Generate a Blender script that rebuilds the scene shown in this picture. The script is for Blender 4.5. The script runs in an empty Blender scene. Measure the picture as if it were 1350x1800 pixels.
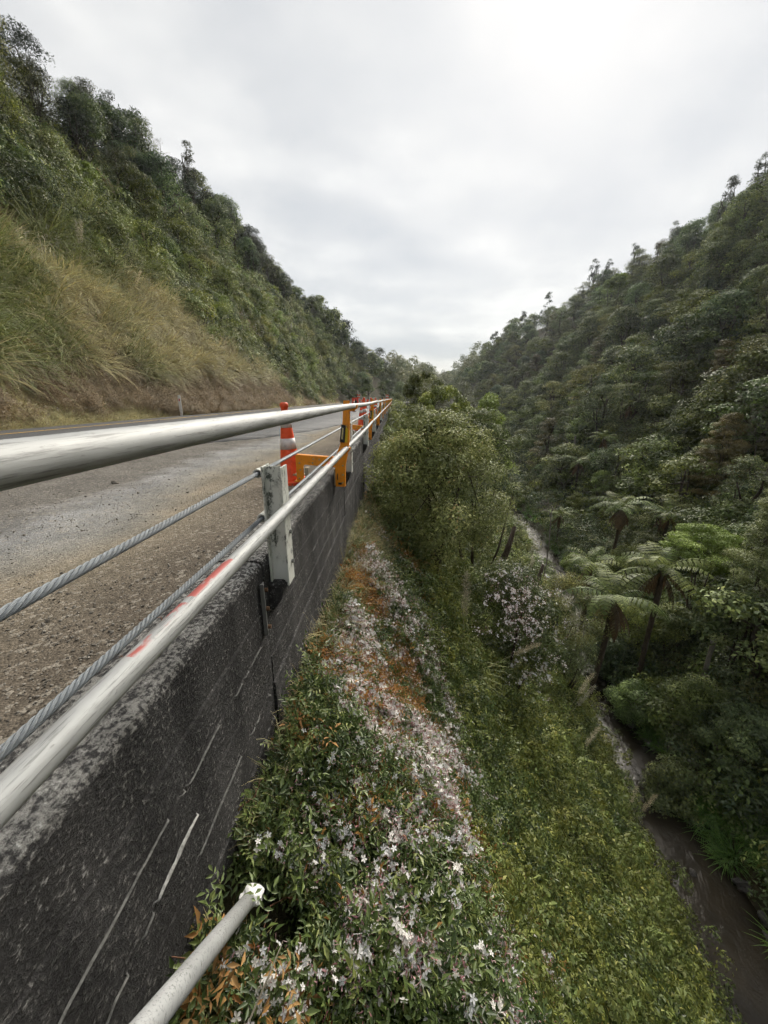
import bpy, math, random
import numpy as np
from mathutils import Vector, Matrix

rng = np.random.default_rng(11)
random.seed(11)
SC = bpy.context.scene
COL = SC.collection
R = math.radians

# ------------------------------------------------------------------ camera, sky, sun, exposure
CZ = 0.90                                   # camera height above the gravel shoulder
PITCH, YAW, FPX = R(16.5), R(1.53), 675.0   # focal length in pixels of a 1350 x 1800 picture
cam_data = bpy.data.cameras.new('camera'); cam = bpy.data.objects.new('camera', cam_data); COL.objects.link(cam)
cam.location = (0, 0, CZ); cam.rotation_euler = (math.pi / 2 - PITCH, 0, YAW)
cam_data.sensor_width = 36; cam_data.lens = 36 * FPX / 1800; cam_data.clip_start = 0.02; cam_data.clip_end = 6000
SC.camera = cam
SC.view_settings.view_transform = 'Standard'; SC.view_settings.look = 'None'
SC.view_settings.exposure = 1.80; SC.view_settings.gamma = 1.0; SC.view_settings.use_curve_mapping = False
SC.render.engine = 'CYCLES'
SC.cycles.max_bounces = 4; SC.cycles.diffuse_bounces = 2; SC.cycles.glossy_bounces = 2; SC.cycles.transmission_bounces = 2
SC.cycles.use_adaptive_sampling = True; SC.cycles.adaptive_threshold = 0.035; SC.cycles.adaptive_min_samples = 12
SC.cycles.transparent_max_bounces = 4; SC.cycles.volume_bounces = 0
SC.cycles.use_denoising = True
SC.cycles.caustics_reflective = False; SC.cycles.caustics_refractive = False

SUN_AZ, SUN_EL = R(20), R(36)               # behind the cloud, up the valley
SUND = (math.sin(SUN_AZ) * math.cos(SUN_EL), math.cos(SUN_AZ) * math.cos(SUN_EL), math.sin(SUN_EL))
W = bpy.data.worlds.new('World'); SC.world = W; W.use_nodes = True
W.cycles.sampling_method = 'MANUAL'; W.cycles.sample_map_resolution = 256
def build_world():
    nt = W.node_tree; N = nt.nodes; L = nt.links; N.clear()
    def nd(t, **k):
        n = N.new(t)
        for a, b in k.items(): setattr(n, a, b)
        return n
    def mth(op, a, b=None, clamp=False):
        n = nd('ShaderNodeMath', operation=op, use_clamp=clamp)
        for i, v in enumerate((a, b)):
            if v is None: continue
            if isinstance(v, (int, float)): n.inputs[i].default_value = v
            else: L.new(v, n.inputs[i])
        return n.outputs[0]
    out = nd('ShaderNodeOutputWorld'); bg = nd('ShaderNodeBackground'); bg.inputs[1].default_value = 0.1
    sky = nd('ShaderNodeTexSky', sky_type='NISHITA', sun_disc=False); sky.sun_elevation = SUN_EL; sky.sun_rotation = SUN_AZ
    tc = nd('ShaderNodeTexCoord'); sep = nd('ShaderNodeSeparateXYZ'); L.new(tc.outputs['Generated'], sep.inputs[0])
    zz = mth('ADD', mth('MAXIMUM', sep.outputs[2], 0.0), 0.16)
    cmb = nd('ShaderNodeCombineXYZ')
    L.new(mth('DIVIDE', sep.outputs[0], zz), cmb.inputs[0]); L.new(mth('DIVIDE', sep.outputs[1], zz), cmb.inputs[1]); cmb.inputs[2].default_value = 3.4
    n1 = nd('ShaderNodeTexNoise'); n1.inputs['Scale'].default_value = 0.75; n1.inputs['Detail'].default_value = 6; n1.inputs['Roughness'].default_value = 0.46; n1.inputs['Distortion'].default_value = 0.35
    n2 = nd('ShaderNodeTexNoise'); n2.inputs['Scale'].default_value = 2.4; n2.inputs['Detail'].default_value = 5; n2.inputs['Roughness'].default_value = 0.5
    L.new(cmb.outputs[0], n1.inputs['Vector']); L.new(cmb.outputs[0], n2.inputs['Vector'])
    c = mth('ADD', mth('MULTIPLY', n1.outputs[0], 0.7), mth('MULTIPLY', n2.outputs[0], 0.3))
    ramp = nd('ShaderNodeValToRGB'); L.new(c, ramp.inputs[0])
    e = ramp.color_ramp.elements
    e[0].position = 0.38; e[0].color = (0.50, 0.525, 0.55, 1)
    e[1].position = 0.60; e[1].color = (0.93, 0.915, 0.875, 1)
    m = ramp.color_ramp.elements.new(0.50); m.color = (0.675, 0.68, 0.675, 1)
    dot = nd('ShaderNodeVectorMath', operation='DOT_PRODUCT'); L.new(tc.outputs['Generated'], dot.inputs[0]); dot.inputs[1].default_value = SUND
    d = mth('MAXIMUM', dot.outputs['Value'], 0.0)
    glow = mth('ADD', mth('MULTIPLY', mth('POWER', d, 24.0), 0.16), mth('MULTIPLY', mth('POWER', d, 5.0), 0.06))
    gl = nd('ShaderNodeVectorMath', operation='SCALE'); gl.inputs[0].default_value = (1.0, 0.97, 0.90); L.new(glow, gl.inputs['Scale'])
    add = nd('ShaderNodeVectorMath', operation='ADD'); L.new(ramp.outputs[0], add.inputs[0]); L.new(gl.outputs[0], add.inputs[1])
    sc = nd('ShaderNodeVectorMath', operation='SCALE'); L.new(add.outputs[0], sc.inputs[0]); sc.inputs['Scale'].default_value = 2.98
    mix = nd('ShaderNodeMix', data_type='RGBA'); mix.inputs[0].default_value = 0.95
    L.new(sky.outputs[0], mix.inputs[6]); L.new(sc.outputs[0], mix.inputs[7])
    L.new(mix.outputs[2], bg.inputs[0]); L.new(bg.outputs[0], out.inputs[0])
build_world()
sun_d = bpy.data.lights.new('sun', 'SUN'); sun = bpy.data.objects.new('sun', sun_d); COL.objects.link(sun)
sun_d.energy = 1.5; sun_d.angle = R(38); sun_d.color = (1.0, 0.93, 0.82)
sun.rotation_euler = Vector(SUND).to_track_quat('Z', 'Y').to_euler()

# ------------------------------------------------------------------ helpers
def tag(o, label=None, cat=None, group=None, kind=None):
    if label: o['label'] = label
    if cat: o['category'] = cat
    if group: o['group'] = group
    if kind: o['kind'] = kind
    return o
def empty(name, loc=(0, 0, 0), rz=0.0):
    o = bpy.data.objects.new(name, None); o.empty_display_size = 0.1; COL.objects.link(o)
    o.location = loc; o.rotation_euler = (0, 0, rz); return o
def link(name, me, parent=None, loc=None, rot=None, scale=None):
    o = bpy.data.objects.new(name, me); COL.objects.link(o)
    if parent is not None: o.parent = parent
    if loc is not None: o.location = loc
    if rot is not None: o.rotation_euler = rot
    if scale is not None: o.scale = (scale,) * 3 if isinstance(scale, (int, float)) else scale
    return o

def np_mesh(name, V, F, mat=None, v=None, smooth=False):
    """V (n,3); F (m,3) or (m,4) int array, or list of such arrays; v: per-vertex float attribute"""
    me = bpy.data.meshes.new(name)
    V = np.asarray(V, np.float32)
    Fs = F if isinstance(F, list) else [F]
    Fs = [np.asarray(f, np.int32) for f in Fs if len(f)]
    tot = np.concatenate([np.full(len(f), f.shape[1], np.int32) for f in Fs])
    li = np.concatenate([f.ravel() for f in Fs])
    st = np.concatenate([[0], np.cumsum(tot)[:-1]]).astype(np.int32)
    me.vertices.add(len(V)); me.vertices.foreach_set('co', V.ravel())
    me.loops.add(len(li)); me.loops.foreach_set('vertex_index', li)
    me.polygons.add(len(tot)); me.polygons.foreach_set('loop_start', st); me.polygons.foreach_set('loop_total', tot)
    me.update(calc_edges=True)
    if smooth: me.polygons.foreach_set('use_smooth', np.ones(len(tot), bool))
    if v is not None:
        a = me.attributes.new('v', 'FLOAT', 'POINT'); a.data.foreach_set('value', np.asarray(v, np.float32))
    if mat is not None: me.materials.append(mat)
    return me

class MB:
    """collects solid shapes for one mesh"""
    def __init__(s): s.V = []; s.F = []; s.n = 0; s.T = []
    def add(s, V, F):
        V = [tuple(p) for p in V]; s.V += V; s.F += [tuple(i + s.n for i in f) for f in F]; s.n += len(V); return s
    def box(s, x0, x1, y0, y1, z0, z1):
        V = [(x, y, z) for z in (z0, z1) for y in (y0, y1) for x in (x0, x1)]
        return s.add(V, [(0, 2, 3, 1), (4, 5, 7, 6), (0, 1, 5, 4), (2, 6, 7, 3), (0, 4, 6, 2), (1, 3, 7, 5)])
    def prism_y(s, prof, y0, y1):
        """closed x,z outline (counter-clockwise seen from -y) extruded along y"""
        n = len(prof); V = [(x, y0, z) for x, z in prof] + [(x, y1, z) for x, z in prof]
        F = [tuple(range(n)), tuple(range(2 * n - 1, n - 1, -1))] + [(i, i + n, (i + 1) % n + n, (i + 1) % n) for i in range(n)]
        return s.add(V, F)
    def tube(s, pts, rad, sides=10, cap=True):
        P = [Vector(p) for p in pts]; n = len(P)
        if not hasattr(rad, '__len__'): rad = [rad] * n
        V, F = [], []; up = None
        for i in range(n):
            d = (P[min(i + 1, n - 1)] - P[max(i - 1, 0)]).normalized()
            if up is None: up = Vector((0, 0, 1)) if abs(d.z) < 0.9 else Vector((1, 0, 0))
            a = d.cross(up).normalized(); up = a.cross(d).normalized()
            for k in range(sides):
                t = 2 * math.pi * k / sides
                V.append(P[i] + (a * math.cos(t) + up * math.sin(t)) * rad[i])
        for i in range(n - 1):
            for k in range(sides):
                k2 = (k + 1) % sides
                F.append((i * sides + k, i * sides + k2, (i + 1) * sides + k2, (i + 1) * sides + k))
        if cap: F.append(tuple(range(sides - 1, -1, -1))); F.append(tuple(range((n - 1) * sides, n * sides)))
        return s.add(V, F)
    def lathe(s, prof, sides=20, c=(0, 0, 0)):
        """r,z profile from bottom to top about z"""
        V, F = [], []
        for r, z in prof:
            for k in range(sides):
                t = 2 * math.pi * k / sides; V.append((c[0] + r * math.cos(t), c[1] + r * math.sin(t), c[2] + z))
        for i in range(len(prof) - 1):
            for k in range(sides):
                k2 = (k + 1) % sides; F.append((i * sides + k, i * sides + k2, (i + 1) * sides + k2, (i + 1) * sides + k))
        F.append(tuple(range(sides - 1, -1, -1))); F.append(tuple(range((len(prof) - 1) * sides, len(prof) * sides)))
        return s.add(V, F)
    def mesh(s, name, mat, smooth=False, bevel=0.0):
        me = bpy.data.meshes.new(name); me.from_pydata(s.V, [], s.F)
        if smooth:
            for p in me.polygons: p.use_smooth = len(p.vertices) == 4
        me.materials.append(mat); me.update()
        if bevel > 0:
            import bmesh
            bm = bmesh.new(); bm.from_mesh(me)
            ed = [e for e in bm.edges if len(e.link_faces) == 2 and e.calc_face_angle(0) > 0.6]
            bmesh.ops.bevel(bm, geom=ed, offset=bevel, segments=1, affect='EDGES'); bm.to_mesh(me); bm.free()
        return me
    def build(s, name, mat, parent=None, smooth=False, bevel=0.0, **k):
        return link(name, s.mesh(name, mat, smooth, bevel), parent, **k)

# lattice value noise, vectorised
def _hash(ix, iy, s):
    h = (ix.astype(np.int64) * 374761393 + iy.astype(np.int64) * 668265263 + s * 2246822519) & 0xFFFFFFFF
    h = ((h ^ (h >> 13)) * 1274126177) & 0xFFFFFFFF
    return ((h ^ (h >> 16)) & 0xFFFF) / 65535.0
def vn(x, y, s=0):
    x = np.asarray(x, float); y = np.asarray(y, float)
    ix = np.floor(x); iy = np.floor(y); fx = x - ix; fy = y - iy
    fx = fx * fx * (3 - 2 * fx); fy = fy * fy * (3 - 2 * fy)
    a = _hash(ix, iy, s); b = _hash(ix + 1, iy, s); c = _hash(ix, iy + 1, s); d = _hash(ix + 1, iy + 1, s)
    return (a * (1 - fx) + b * fx) * (1 - fy) + (c * (1 - fx) + d * fx) * fy
def fbm(x, y, s=0, o=4):
    t = 0; a = 0.5; f = 1.0; w = 0
    for i in range(o): t = t + a * vn(np.asarray(x) * f, np.asarray(y) * f, s + i * 17); w += a; a *= 0.5; f *= 2.03
    return t / w
def sstep(a, b, x):
    t = np.clip((x - a) / (b - a), 0, 1); return t * t * (3 - 2 * t)

# pixel of the 1350 x 1800 picture <-> ray
_cy, _sy, _cp, _sp = math.cos(YAW), math.sin(YAW), math.cos(PITCH), math.sin(PITCH)
FW = np.array([-_sy * _cp, _cy * _cp, -_sp]); RT = np.array([_cy, _sy, 0.0]); UP = np.cross(RT, FW)
def ray(px, py): return FW + RT * ((px - 675) / FPX) - UP * ((py - 900) / FPX)
def at(px, py, depth): return np.array([0, 0, CZ]) + ray(px, py) * depth
def project(x, y, z):
    P = np.stack([np.asarray(x, float), np.asarray(y, float), np.asarray(z, float) - CZ], -1)
    d = P @ FW; dd = np.where(d > 0.05, d, 0.05)
    return 675 + FPX * (P @ RT) / dd, 900 - FPX * (P @ UP) / dd, d
def inview(x, y, z, m=120, top=None):
    a, b, d = project(x, y, z); return (d > 0.1) & (a > -m) & (a < 1350 + m) & (b > -m) & (b < 1800 + m)

# ------------------------------------------------------------------ materials
class NT:
    def __init__(s, name):
        s.m = bpy.data.materials.new(name); s.m.use_nodes = True; s.t = s.m.node_tree; s.N = s.t.nodes; s.L = s.t.links
        s.b = s.N['Principled BSDF']; s.out = s.N['Material Output']
    def nd(s, t, **k):
        n = s.N.new(t)
        for a, b in k.items(): setattr(n, a, b)
        return n
    def put(s, v, sock):
        if v is None: return
        if hasattr(v, 'links') or isinstance(v, bpy.types.NodeSocket): s.L.new(v, sock)
        elif isinstance(v, (tuple, list)) and len(v) == 3 and sock.type == 'RGBA': sock.default_value = (*v, 1)
        else: sock.default_value = v
    def coord(s, kind='Object', scale=None):
        o = s.nd('ShaderNodeTexCoord').outputs[kind]
        if scale is not None:
            mp = s.nd('ShaderNodeMapping'); mp.inputs['Scale'].default_value = scale; s.L.new(o, mp.inputs[0]); o = mp.outputs[0]
        return o
    def noise(s, scale, detail=4, rough=0.55, vec=None, dist=0.0):
        n = s.nd('ShaderNodeTexNoise'); n.inputs['Scale'].default_value = scale; n.inputs['Detail'].default_value = detail
        n.inputs['Roughness'].default_value = rough; n.inputs['Distortion'].default_value = dist
        s.L.new(vec if vec is not None else s.coord(), n.inputs['Vector']); return n.outputs[0]
    def vor(s, scale, vec=None, out='Distance', feature='F1', rand=1.0):
        n = s.nd('ShaderNodeTexVoronoi', feature=feature); n.inputs['Scale'].default_value = scale; n.inputs['Randomness'].default_value = rand
        s.L.new(vec if vec is not None else s.coord(), n.inputs['Vector']); return n.outputs[out]
    def ramp(s, v, stops, interp='LINEAR'):
        n = s.nd('ShaderNodeValToRGB'); s.L.new(v, n.inputs[0]); n.color_ramp.interpolation = interp
        e = n.color_ramp.elements
        while len(e) < len(stops): e.new(0.5)
        for i, (p, c) in enumerate(stops):
            e[i].position = p; e[i].color = (c, c, c, 1) if isinstance(c, (int, float)) else (*c, 1)
        return n.outputs[0]
    def mix(s, f, a, b, mode='MIX'):
        n = s.nd('ShaderNodeMix', data_type='RGBA', blend_type=mode)
        s.put(f, n.inputs[0]); s.put(a, n.inputs[6]); s.put(b, n.inputs[7]); return n.outputs[2]
    def math(s, op, a, b=None, clamp=False):
        n = s.nd('ShaderNodeMath', operation=op, use_clamp=clamp); s.put(a, n.inputs[0])
        if b is not None: s.put(b, n.inputs[1])
        return n.outputs[0]
    def attr(s, name='v'):
        return s.nd('ShaderNodeAttribute', attribute_name=name).outputs['Fac']
    def bump(s, h, strength=0.5, dist=0.01, normal=None):
        n = s.nd('ShaderNodeBump'); n.inputs['Strength'].default_value = strength; n.inputs['Distance'].default_value = dist
        s.L.new(h, n.inputs['Height'])
        if normal is not None: s.L.new(normal, n.inputs['Normal'])
        s.L.new(n.outputs[0], s.b.inputs['Normal']); return n.outputs[0]
    def done(s, color=None, rough=0.6, metal=0.0, spec=0.4):
        s.put(color, s.b.inputs['Base Color']); s.put(rough, s.b.inputs['Roughness']); s.put(metal, s.b.inputs['Metallic'])
        s.b.inputs['Specular IOR Level'].default_value = spec; return s.m

def leaf_mat(name, stops, rough=0.55, trans=0.22, spec=0.3, vary=0.35, gain=1.7):
    n = NT(name); stops = [(p, tuple(min(0.85, x * gain) for x in c)) for p, c in stops]
    c = n.ramp(n.attr('v'), stops)
    rnd = n.nd('ShaderNodeObjectInfo').outputs['Random']
    br = n.math('ADD', n.math('MULTIPLY', rnd, vary), 1.0 - vary / 2)
    vm = n.nd('ShaderNodeVectorMath', operation='SCALE'); n.L.new(c, vm.inputs[0]); n.L.new(br, vm.inputs['Scale'])
    hue = n.math('FRACT', n.math('MULTIPLY', rnd, 7.31))               # each plant its own cast, from bluish to yellowish green
    k = min(1.0, vary * 1.6); warm = tuple(1 + k * t for t in (0.13, 0.07, -0.16)); cold = tuple(1 + k * t for t in (-0.20, -0.02, 0.12))
    c = n.mix(1.0, vm.outputs[0], n.mix(hue, cold, warm), 'MULTIPLY')
    n.done(c, rough, 0, spec)
    if trans > 0:
        t = n.nd('ShaderNodeBsdfTranslucent'); n.L.new(c, t.inputs[0])
        mx = n.nd('ShaderNodeMixShader'); mx.inputs[0].default_value = trans
        n.L.new(n.b.outputs[0], mx.inputs[1]); n.L.new(t.outputs[0], mx.inputs[2]); n.L.new(mx.outputs[0], n.out.inputs[0])
    return n.m
# ------------------------------------------------------------------ the lie of the land
ZS = -13.1                                             # stream level
def xs(y): return np.interp(y, [-20, 5, 7.3, 11, 17, 28.5, 45, 70, 120, 300], [8.6, 8.75, 8.9, 9.2, 10.4, 13.6, 15, 16, 20, 25])
def hw(y): return np.interp(y, [-20, 5, 11, 17, 28, 45, 300], [1.6, 1.6, 1.35, 1.1, 1.15, 1.1, 1.1])
def zt(y): return np.interp(y, [-8, 0.4, 2, 4, 8, 30, 80], [-0.80, -0.82, -0.95, -1.1, -1.2, -1.3, -1.3])
def floor_w(y): return np.interp(y, [-20, 8, 18, 30, 60, 300], [0.6, 0.8, 2.0, 5.0, 5.0, 6.0])
def ridge_r(y): return np.interp(y, [-20, 61, 82, 110, 136, 180, 219, 260, 320], [40, 38.5, 35, 33, 32, 26, 16, 9, 10])
def foot_l(y): return np.interp(y, [-20, 60, 80, 105, 130, 160, 320], [-11.4, -11.4, -10.5, -6.5, 1.0, 8.0, 20.0])
def ridge_l(y): return np.interp(y, [-20, 20, 40, 56, 75, 93, 115, 128, 145, 175, 220, 320], [18, 20, 23, 25, 25.5, 24, 16, 9, 4, 4, 8, 10])
def slope_l(y): return np.interp(y, [-20, 40, 60, 93, 125, 160, 320], [1.42, 1.42, 1.5, 1.55, 1.2, 0.9, 0.5])
def height(x, y):
    x = np.asarray(x, float); y = np.asarray(y, float)
    X = xs(y); H = hw(y)
    far = sstep(105, 190, y) * 13 + sstep(200, 330, y) * 6; farl = sstep(220, 330, y) * 8
    # near bank, falling from the foot of the wall to the water
    T = zt(y); e = X - H; t = np.clip((x + 0.62) / (e + 0.62), 0, 1)
    bank = T + (ZS + 0.15 - T) * t ** np.interp(y, [0, 8, 30], [0.97, 0.93, 0.85])
    amp = np.minimum(1, t * 10) * np.minimum(1, (1 - t) * 6)
    bank = bank + amp * ((fbm(x * 0.9, y * 0.9, 3) - 0.5) * 0.8 + (fbm(x * 0.28, y * 0.28, 5) - 0.62) * 1.3)
    bank = bank + 0.34 * np.exp(-((x - 0.25) / 0.55) ** 2) * (1 - 0.6 * sstep(3, 10, y))     # mound of vines over the lip
    # bed
    bed = ZS - 0.35 + 0.0 * x
    # far side
    u = x - X - H; fw = floor_w(y)
    low = ZS + 0.1 + np.minimum(u, fw) * 0.35 / np.maximum(fw, 0.5) + sstep(0, 0.8, u) * 0.55
    up = np.maximum(u - fw, 0)
    S = np.where(up > 0, up * 1.09 + (fbm(x * 0.07, y * 0.07, 9) - 0.5) * 9 * sstep(0, 14, up) + (fbm(x * 0.3, y * 0.3, 8) - 0.5) * 1.6 * sstep(0, 3, up), 0)
    cap = np.maximum(ridge_r(y) - ZS - far, 4) + (fbm(x * 0.05, y * 0.05, 12) - 0.5) * 4
    k = 3.0
    S2 = -k * np.log(np.exp(-S / k) + np.exp(-cap / k)) + k * np.log(1 + np.exp(-cap / k))
    over = np.maximum(up - (cap / 1.09 + 6), 0); S2 = S2 - over * 0.35
    rside = low + S2
    right = np.where(x < e, bank, np.where(u < 0, bed, rside))
    # cutting on the far side of the road
    f = foot_l(y) - x; fp = np.maximum(f, 0)
    SL = fp * slope_l(y) * (0.62 + 0.38 * sstep(0, 4, fp)) + (fbm(x * 0.16, y * 0.16, 21) - 0.5) * 3.4 * sstep(1, 6, fp) + (fbm(x * 0.6, y * 0.6, 23) - 0.5) * 0.9 * sstep(0.5, 3, fp)
    cl = ridge_l(y) + (fbm(x * 0.06, y * 0.06, 29) - 0.5) * 3
    k2 = 2.0
    SL2 = -k2 * np.log(np.exp(-SL / k2) + np.exp(-cl / k2)) + k2 * np.log(1 + np.exp(-cl / k2))
    SL2 = SL2 - np.maximum(fp - (cl / 1.45 + 8), 0) * 0.3
    left = -0.06 + np.where(f > 0, SL2, 0)
    z = np.where(x < -0.75, left, right)
    z = np.where((f > 0) & (x >= -0.75), np.maximum(right, left), z)
    return z + np.where((x < -0.75) | (f > 0), farl, far)
def normal_at(x, y, e=0.15):
    dx = (height(x + e, y) - height(x - e, y)) / (2 * e); dy = (height(x, y + e) - height(x, y - e)) / (2 * e)
    n = np.stack([-dx, -dy, np.ones_like(dx)], -1); return n / np.linalg.norm(n, axis=-1, keepdims=True)
def hit(px, py, near=0.3, far=400):
    """where the ray through a pixel of the photograph meets the land"""
    r = ray(px, py); t = np.geomspace(near, far, 6000); P = np.array([0, 0, CZ])[None] + r[None] * t[:, None]
    below = P[:, 2] < height(P[:, 0], P[:, 1]); i = int(np.argmax(below)) if below.any() else len(t) - 1
    return P[i], t[i]

def soil_mat():
    n = NT('soil and litter'); co = n.coord('Object')
    a = n.noise(0.5, 5, 0.6, co); b = n.noise(6, 6, 0.65, co)
    c = n.ramp(b, [(0.3, (0.018, 0.014, 0.008)), (0.5, (0.05, 0.038, 0.02)), (0.7, (0.10, 0.078, 0.042))])
    g = n.ramp(b, [(0.3, (0.012, 0.016, 0.006)), (0.7, (0.045, 0.055, 0.02))])
    c = n.mix(n.ramp(a, [(0.42, 0.0), (0.6, 1.0)]), c, g)
    n.bump(b, 0.8, 0.08); return n.done(c, 0.9, 0, 0.2)
M_SOIL = soil_mat()
def verge_mat():
    n = NT('dry verge'); co = n.coord('Object')
    a = n.noise(0.35, 4, 0.6, co); b = n.noise(9, 8, 0.7, co)
    c = n.ramp(b, [(0.3, (0.09, 0.066, 0.04)), (0.5, (0.21, 0.155, 0.092)), (0.68, (0.33, 0.255, 0.155))])
    r = n.ramp(b, [(0.3, (0.08, 0.035, 0.014)), (0.7, (0.21, 0.10, 0.045))])
    c = n.mix(n.ramp(a, [(0.5, 0.0), (0.62, 1.0)]), c, r)
    n.bump(b, 0.9, 0.06); return n.done(c, 0.95, 0, 0.1)
M_VERGE = verge_mat()
gx = np.unique(np.round(np.concatenate([[-2500, -900, -400, -220, -140, -100], np.arange(-80, -12, 1.2), np.arange(-12, -9, 0.4), [-7, -5, -3, -1.2, -0.90, -0.76, -0.74, -0.68, -0.62],
     np.arange(-0.5, 12.1, 0.25), np.arange(12.5, 20, 0.5), np.arange(20, 75, 1.4), [80, 100, 140, 220, 400, 900, 2500]]), 3))
gy = np.unique(np.round(np.concatenate([[-1500, -400, -120, -60, -30, -20], np.arange(-14, 20, 0.4), np.arange(20, 70, 1.0), np.arange(70, 200, 2.5), np.arange(200, 340, 6), [380, 500, 800, 1500, 3000]]), 3))
GX, GY = np.meshgrid(gx, gy); GZ = height(GX, GY)
nx, ny = len(gx), len(gy)
idx = np.arange(nx * ny).reshape(ny, nx)
F = np.stack([idx[:-1, :-1], idx[:-1, 1:], idx[1:, 1:], idx[1:, :-1]], -1).reshape(-1, 4)
me = np_mesh('terrain', np.stack([GX, GY, GZ], -1).reshape(-1, 3), F, M_SOIL, smooth=True)
me.materials.append(M_VERGE)
cxm = (gx[:-1] + gx[1:]) / 2; cym = (gy[:-1] + gy[1:]) / 2
CX, CY = np.meshgrid(cxm, cym)
fo = foot_l(CY) - CX
me.polygons.foreach_set('material_index', ((CX < -2) & (fo < 9) & (CY < 78)).astype(np.int32).ravel())
tag(link('terrain', me), kind='structure')

# water
def water_mat():
    n = NT('brown stream water'); co = n.coord('Object')
    w1 = n.noise(3.6, 5, 0.6, n.coord('Object', (1.0, 0.6, 1.0)), 0.9); w2 = n.noise(15, 3, 0.5, co)
    b = n.noise(0.6, 3, 0.5, co)
    c = n.ramp(b, [(0.35, (0.012, 0.010, 0.0065)), (0.65, (0.030, 0.024, 0.015))])
    h = n.math('ADD', w1, n.math('MULTIPLY', w2, 0.25)); n.bump(h, 0.40, 0.07)
    m = n.done(c, 0.12, 0, 0.22); return m
ys_ = np.concatenate([np.arange(-14, 60, 0.8), np.arange(60, 130, 4)])
V = []; 
for yy in ys_:
    for k in np.linspace(-1.25, 1.25, 7): V.append((float(xs(yy)) + k * float(hw(yy)), yy, ZS))
V = np.array(V); n7 = len(ys_); ii = np.arange(n7 * 7).reshape(n7, 7)
F = np.stack([ii[:-1, :-1], ii[:-1, 1:], ii[1:, 1:], ii[1:, :-1]], -1).reshape(-1, 4)
tag(link('stream_water', np_mesh('stream_water', V, F, water_mat(), smooth=True)), kind='structure')

# ------------------------------------------------------------------ road
def gravel_mat():
    n = NT('compacted gravel'); co = n.coord('Object')
    sx = n.nd('ShaderNodeSeparateXYZ'); n.L.new(co, sx.inputs[0])
    warp = n.math('MULTIPLY', n.math('SUBTRACT', n.noise(0.55, 4, 0.6, co), 0.5), 1.9)
    xx = n.math('ADD', sx.outputs[0], warp)
    band = n.ramp(n.math('ADD', n.math('MULTIPLY', xx, 0.25), 1.0), [
        (0.22, (0.15, 0.14, 0.125)), (0.34, (0.245, 0.245, 0.24)), (0.44, (0.225, 0.215, 0.19)), (0.53, (0.225, 0.192, 0.142)),
        (0.62, (0.165, 0.140, 0.106)), (0.72, (0.122, 0.102, 0.079)), (0.80, (0.098, 0.083, 0.065))])
    st = n.vor(120, co, 'Color'); bw = n.nd('ShaderNodeRGBToBW'); n.L.new(st, bw.inputs[0])
    st2 = n.vor(55, co, 'Color'); bw2 = n.nd('ShaderNodeRGBToBW'); n.L.new(st2, bw2.inputs[0])
    sp = n.ramp(bw.outputs[0], [(0.2, 0.7), (0.6, 1.0), (0.85, 1.4)])
    c = n.mix(1.0, band, sp, 'MULTIPLY')
    pat = n.noise(2.2, 5, 0.65, co)
    c = n.mix(1.0, c, n.ramp(pat, [(0.3, 0.68), (0.7, 1.3)]), 'MULTIPLY')
    c = n.mix(n.ramp(bw2.outputs[0], [(0.74, 0.0), (0.8, 0.55)]), c, (0.33, 0.30, 0.25))
    h = n.math('ADD', n.math('MULTIPLY', n.vor(120, co), -0.5), n.math('ADD', n.math('MULTIPLY', n.vor(55, co), -0.5), n.math('MULTIPLY', pat, 1.2)))
    n.bump(h, 0.7, 0.013); return n.done(c, 0.95, 0, 0.15)
M_GRAVEL = gravel_mat()
bend = lambda y: float(max(0, y - 62) ** 2 * 0.004)
edge = lambda y: float(np.interp(y, [-10, 4, 6, 7.3, 8.7, 11, 14, 20, 60], [-7.6, -6.5, -5.2, -4.4, -3.1, -2.4, -1.9, -1.65, -1.6])) + bend(y) + float((fbm(y * 0.7, 3.3, 51) - 0.5) * 0.55 + (fbm(y * 5, 1.3, 52) - 0.5) * 0.12)
gxs = np.linspace(-8.4, -0.86, 90); gys = np.concatenate([np.arange(-8, 12, 0.1), np.arange(12, 95, 1.0)])
A, B = np.meshgrid(gxs, gys)
Z = 0.0 + (fbm(A * 1.3, B * 1.3, 41) - 0.5) * 0.05 + (fbm(A * 5, B * 5, 42) - 0.5) * 0.018 - 0.02 * np.exp(-((A + 2.2) / 0.25) ** 2)
EDG = np.array([edge(t) for t in gys])[:, None]; Z = Z - 0.06 * sstep(0.12, 0.30, EDG - A)
ii = np.arange(A.size).reshape(A.shape)
F = np.stack([ii[:-1, :-1], ii[:-1, 1:], ii[1:, 1:], ii[1:, :-1]], -1).reshape(-1, 4)
tag(link('gravel_shoulder', np_mesh('gravel_shoulder', np.stack([A, B, Z], -1).reshape(-1, 3), F, M_GRAVEL, smooth=True)), kind='structure')

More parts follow.
